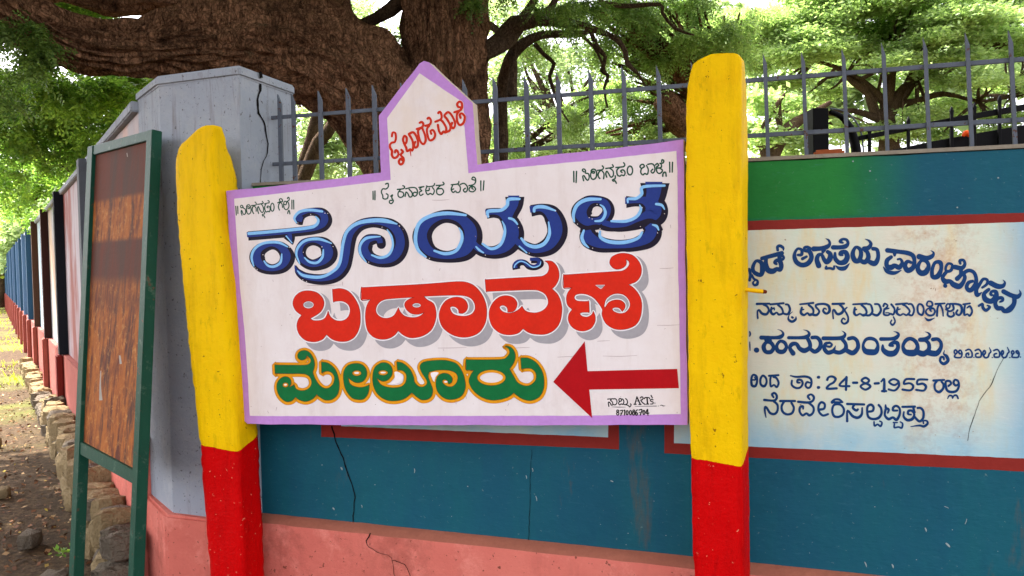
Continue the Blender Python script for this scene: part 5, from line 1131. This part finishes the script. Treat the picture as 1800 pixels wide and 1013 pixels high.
make_tree('far_pale_tree', 'hazy pale tree far away over the receding side wall', ML_far,
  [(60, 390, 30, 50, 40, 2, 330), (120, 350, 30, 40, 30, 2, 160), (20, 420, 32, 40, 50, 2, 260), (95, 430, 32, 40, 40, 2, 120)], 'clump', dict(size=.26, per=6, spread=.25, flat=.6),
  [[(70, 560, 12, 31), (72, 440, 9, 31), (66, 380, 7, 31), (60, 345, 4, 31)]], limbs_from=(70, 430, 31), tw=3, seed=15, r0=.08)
make_tree('sunny_bush', 'sunlit yellow green bushy tree at the far end of the side wall', ML_yel,
  [(20, 415, 36, 50, 34, 2.5, 520), (-30, 400, 36, 60, 60, 2.5, 300), (30, 455, 38, 40, 34, 2, 360), (0, 500, 40, 40, 30, 2, 260)], 'clump', dict(size=.34, per=6, spread=.32, flat=.7),
  [[(0, 540, 14, 37), (5, 480, 10, 37), (10, 420, 6, 37)]], seed=16)
# ---------------- layer behind the fence and under the limb
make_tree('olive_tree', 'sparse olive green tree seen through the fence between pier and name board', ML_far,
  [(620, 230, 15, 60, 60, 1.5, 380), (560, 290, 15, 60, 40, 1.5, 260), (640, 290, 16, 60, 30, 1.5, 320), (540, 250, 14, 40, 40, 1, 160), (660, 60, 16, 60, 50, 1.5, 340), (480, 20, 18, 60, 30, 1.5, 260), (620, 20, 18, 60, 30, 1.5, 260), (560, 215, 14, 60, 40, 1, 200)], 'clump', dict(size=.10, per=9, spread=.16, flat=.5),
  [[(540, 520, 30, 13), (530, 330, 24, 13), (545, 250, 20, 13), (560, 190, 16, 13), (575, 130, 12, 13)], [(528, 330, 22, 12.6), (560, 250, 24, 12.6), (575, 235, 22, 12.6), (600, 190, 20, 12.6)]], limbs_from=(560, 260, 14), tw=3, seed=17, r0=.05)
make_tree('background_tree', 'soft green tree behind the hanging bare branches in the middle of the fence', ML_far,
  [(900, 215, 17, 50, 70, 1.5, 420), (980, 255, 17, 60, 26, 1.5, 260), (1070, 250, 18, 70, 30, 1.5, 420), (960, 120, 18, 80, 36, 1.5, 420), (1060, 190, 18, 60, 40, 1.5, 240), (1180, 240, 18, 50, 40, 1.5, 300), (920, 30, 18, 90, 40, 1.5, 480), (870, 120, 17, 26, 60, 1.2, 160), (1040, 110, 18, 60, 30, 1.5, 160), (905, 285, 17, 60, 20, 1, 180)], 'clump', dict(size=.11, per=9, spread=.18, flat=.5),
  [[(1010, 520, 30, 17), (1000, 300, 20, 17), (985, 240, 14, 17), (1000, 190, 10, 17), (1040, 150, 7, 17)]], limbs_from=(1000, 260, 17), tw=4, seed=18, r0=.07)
make_tree('shadow_tree', 'dark bush behind the fence close to the great trunk', ML_neem,
  [(890, 250, 10.5, 34, 60, .8, 420), (905, 300, 10.5, 50, 30, .8, 260), (1080, 160, 10.8, 30, 30, .6, 180), (1010, 180, 11, 34, 26, .6, 150)], 'frond', dict(L=.26, nl=7, lw=.022, ll=.06, droop=.5),
  [[(895, 520, 16, 10.5), (893, 300, 12, 10.5), (888, 220, 8, 10.5)]], limbs_from=(893, 280, 10.5), tw=5, seed=19, r0=.03)
# far wood closing the horizon behind the walls
C = blobpts([(1400, 120, 50, 140, 70, 4, 500), (1700, 130, 50, 160, 80, 4, 600), (1550, 190, 50, 160, 50, 4, 400), (1250, 60, 48, 80, 60, 4, 260)] + [(x, 330 + 24 * math.sin(x * .013), 62, 70, 40, 4, 380) for x in range(-300, 2300, 90)] + [(x, 400, 60, 80, 60, 4, 240) for x in range(-300, 2300, 90)], rng)
V = clumps(C, rng, .8, 5, .8, .6)
fwd = meshnp('far_wood', V, quads(V), ML_far, None); fwd['kind'] = 'stuff'; fwd['label'] = 'pale distant wood beyond the compound'; fwd['category'] = 'wood'

# ================================================================ BLACK RAILING AND RAMP behind the wall at right
M_blk = paint('black_railing_paint', (5, 5, 7), .3, 10, .6, .001, 60, spec=.2)
M_orn = paint('orange_plastic_cap', (232, 84, 24), .1, 10, .4)
TG = 9.0
gate = thing('black_railing', 'black spear-pointed railing sloping up behind the fence, with square post and bent bar', 'railing', (at(1445, 400, TG).x, at(1445, 400, TG).y, 0))
FG = Frame((at(1500, 400, TG).x, at(1500, 400, TG).y, 0), (0, -1, 0))
gu = lambda *q: [FG.uv(*p) for p in q]
def gp_(name, pts, d, y0=0): return bevel(prism(gu(*pts), d, y0).obj(name, M_blk, gate, FG.M), .004, 1)
gp_('post', [(1429, 190), (1456.2, 190), (1461, 480), (1432, 480)], .2)
mbb = MB(); pxtube(mbb, [(1459, 197, 9, TG), (1478, 205, 10, TG), (1494, 224, 13, TG), (1502, 250, 16, TG), (1506, 290, 17, TG), (1508, 470, 17, TG)], 12, .05, 0, 0, 0); mbb.obj('bent_bar', M_blk, gate, smooth=True)
mbb = MB(); pxtube(mbb, [(1459, 191, 3, TG), (1485, 196, 3, TG), (1505, 215, 3, TG), (1516, 245, 3, TG), (1518, 300, 3, TG)], 8, .05, 0, 0, 0); mbb.obj('thin_bar', M_iron, gate, smooth=True)
gp_('rail', [(1510, 239), (1640, 213), (1800, 183), (2100, 130), (2100, 142), (1800, 194), (1640, 222), (1510, 247)], .06)
gp_('ramp_panel', [(1530, 272), (1640, 248), (1800, 219), (2100, 166), (2100, 480), (1530, 480)], .06, .02)
for (x, y) in ((1527, 222), (1595, 205), (1671, 187), (1711, 181), (1755, 168), (1842, 152), (1925, 138)):
    gp_('spear', [(x, y), (x + 3.4, y + 9), (x + 2.4, y + 14), (x + 3, y + 90), (x - 3, y + 90), (x - 2.4, y + 14), (x - 3.4, y + 9)], .03, -.035)
cap_ = MB(); pxtube(cap_, [(1693, 240, 4, 8.9), (1695, 236, 8, 8.9), (1699, 234, 11, 8.9), (1702, 237, 9, 8.9), (1703, 241, 3, 8.9)], 12, .02, 0, 0, 0)
oc = cap_.obj('orange_cap', M_orn, None, smooth=True); oc['label'] = 'small orange plastic cap resting on the ramp edge behind the fence'; oc['category'] = 'cap'

# ================================================================ LEAF LITTER, GRASS
def m_litter():
    t = NT('dead_leaf'); gi = t.n('ShaderNodeNewGeometry')
    k = t.ramp(gi.outputs['Random Per Island'], [(.0, lin((66, 42, 28))), (.35, lin((112, 72, 46))), (.7, lin((150, 108, 74))), (.93, lin((190, 160, 118))), (1.0, lin((190, 168, 70)))])
    return t.done(k, .8, [], .3)
def scatter(n, xr, yr, bias=1.0):
    x = rng.uniform(*xr, n); y = yr[0] + (yr[1] - yr[0]) * rng.uniform(0, 1, n) ** bias
    return x, y
def gz(x, y): return np.array([mnoise.fractal(Vector((a * .35, b * .35, 0)), 1, 2, 4) * .05 for a, b in zip(x, y)])
n = 30000; x, y = scatter(n, (-9, -.2), (1.6, 15), 1.5)
d = rng.normal(size=(n, 3)); d[:, 2] *= .28; d = unit(d); nn_ = rng.normal(size=(n, 3)) * .45 + np.array([0, 0, 1]); w = unit(np.cross(d, nn_)); kk = rng.uniform(.012, .05, (n, 1))
C = np.stack([x, y, gz(x, y) + .008 + rng.uniform(0, .012, n)], 1)
V = np.stack([C, C + d * kk * .5 + w * kk * .28 + [0, 0, .004], C + d * kk, C + d * kk * .5 - w * kk * .28], 1).reshape(-1, 3)
lt = meshnp('leaf_litter', V, quads(V), m_litter(), None); lt['kind'] = 'stuff'; lt['label'] = 'brown dead leaves and small twigs covering the ground at left'; lt['category'] = 'leaf litter'
n = 16000; x, y = scatter(n, (-26, -4), (9, 40), 1.4)
m = np.array([mnoise.noise(Vector((a * .5, b * .5, 3))) for a, b in zip(x, y)]); s_ = m > -.05; x, y = x[s_], y[s_]; n = len(x)
C = np.stack([x, y, gz(x, y) * (y < 46)], 1); d = unit(rng.normal(size=(n, 3)) * [.5, .5, .1] + [0, 0, 1]); w = unit(np.cross(d, rng.normal(size=(n, 3)))) ; kk = rng.uniform(.05, .14, (n, 1))
V = np.stack([C - w * .008, C + w * .008, C + d * kk + w * .002, C + d * kk - w * .002], 1).reshape(-1, 3)
gr = meshnp('grass', V, quads(V), ML_yel, None); gr['kind'] = 'stuff'; gr['label'] = 'thin yellowish grass on the sunlit ground far left'; gr['category'] = 'grass'
# two small weeds by the stones
for i, (px_, py_) in enumerate(((168, 935), (112, 985), (196, 992))):
    p = at_z(px_, py_, 0); root = thing('weed', ['tiny green weed between the notice board legs', 'tiny green weed just left of the notice board leg', 'tiny yellow green weed beside the last footing stones'][i], 'weed', p)
    C = np.array(p) + rng.normal(size=(9, 3)) * .02 * np.array([1, 1, .5]) + [0, 0, .05]
    V = clumps(C, rng, .035, 3, .012, .6); meshnp('leaves', V, quads(V), ML_mid, root)
for o in list(bpy.data.objects):
    if o.type == 'MESH' and o.name.startswith('ground'): o['kind'] = 'structure'
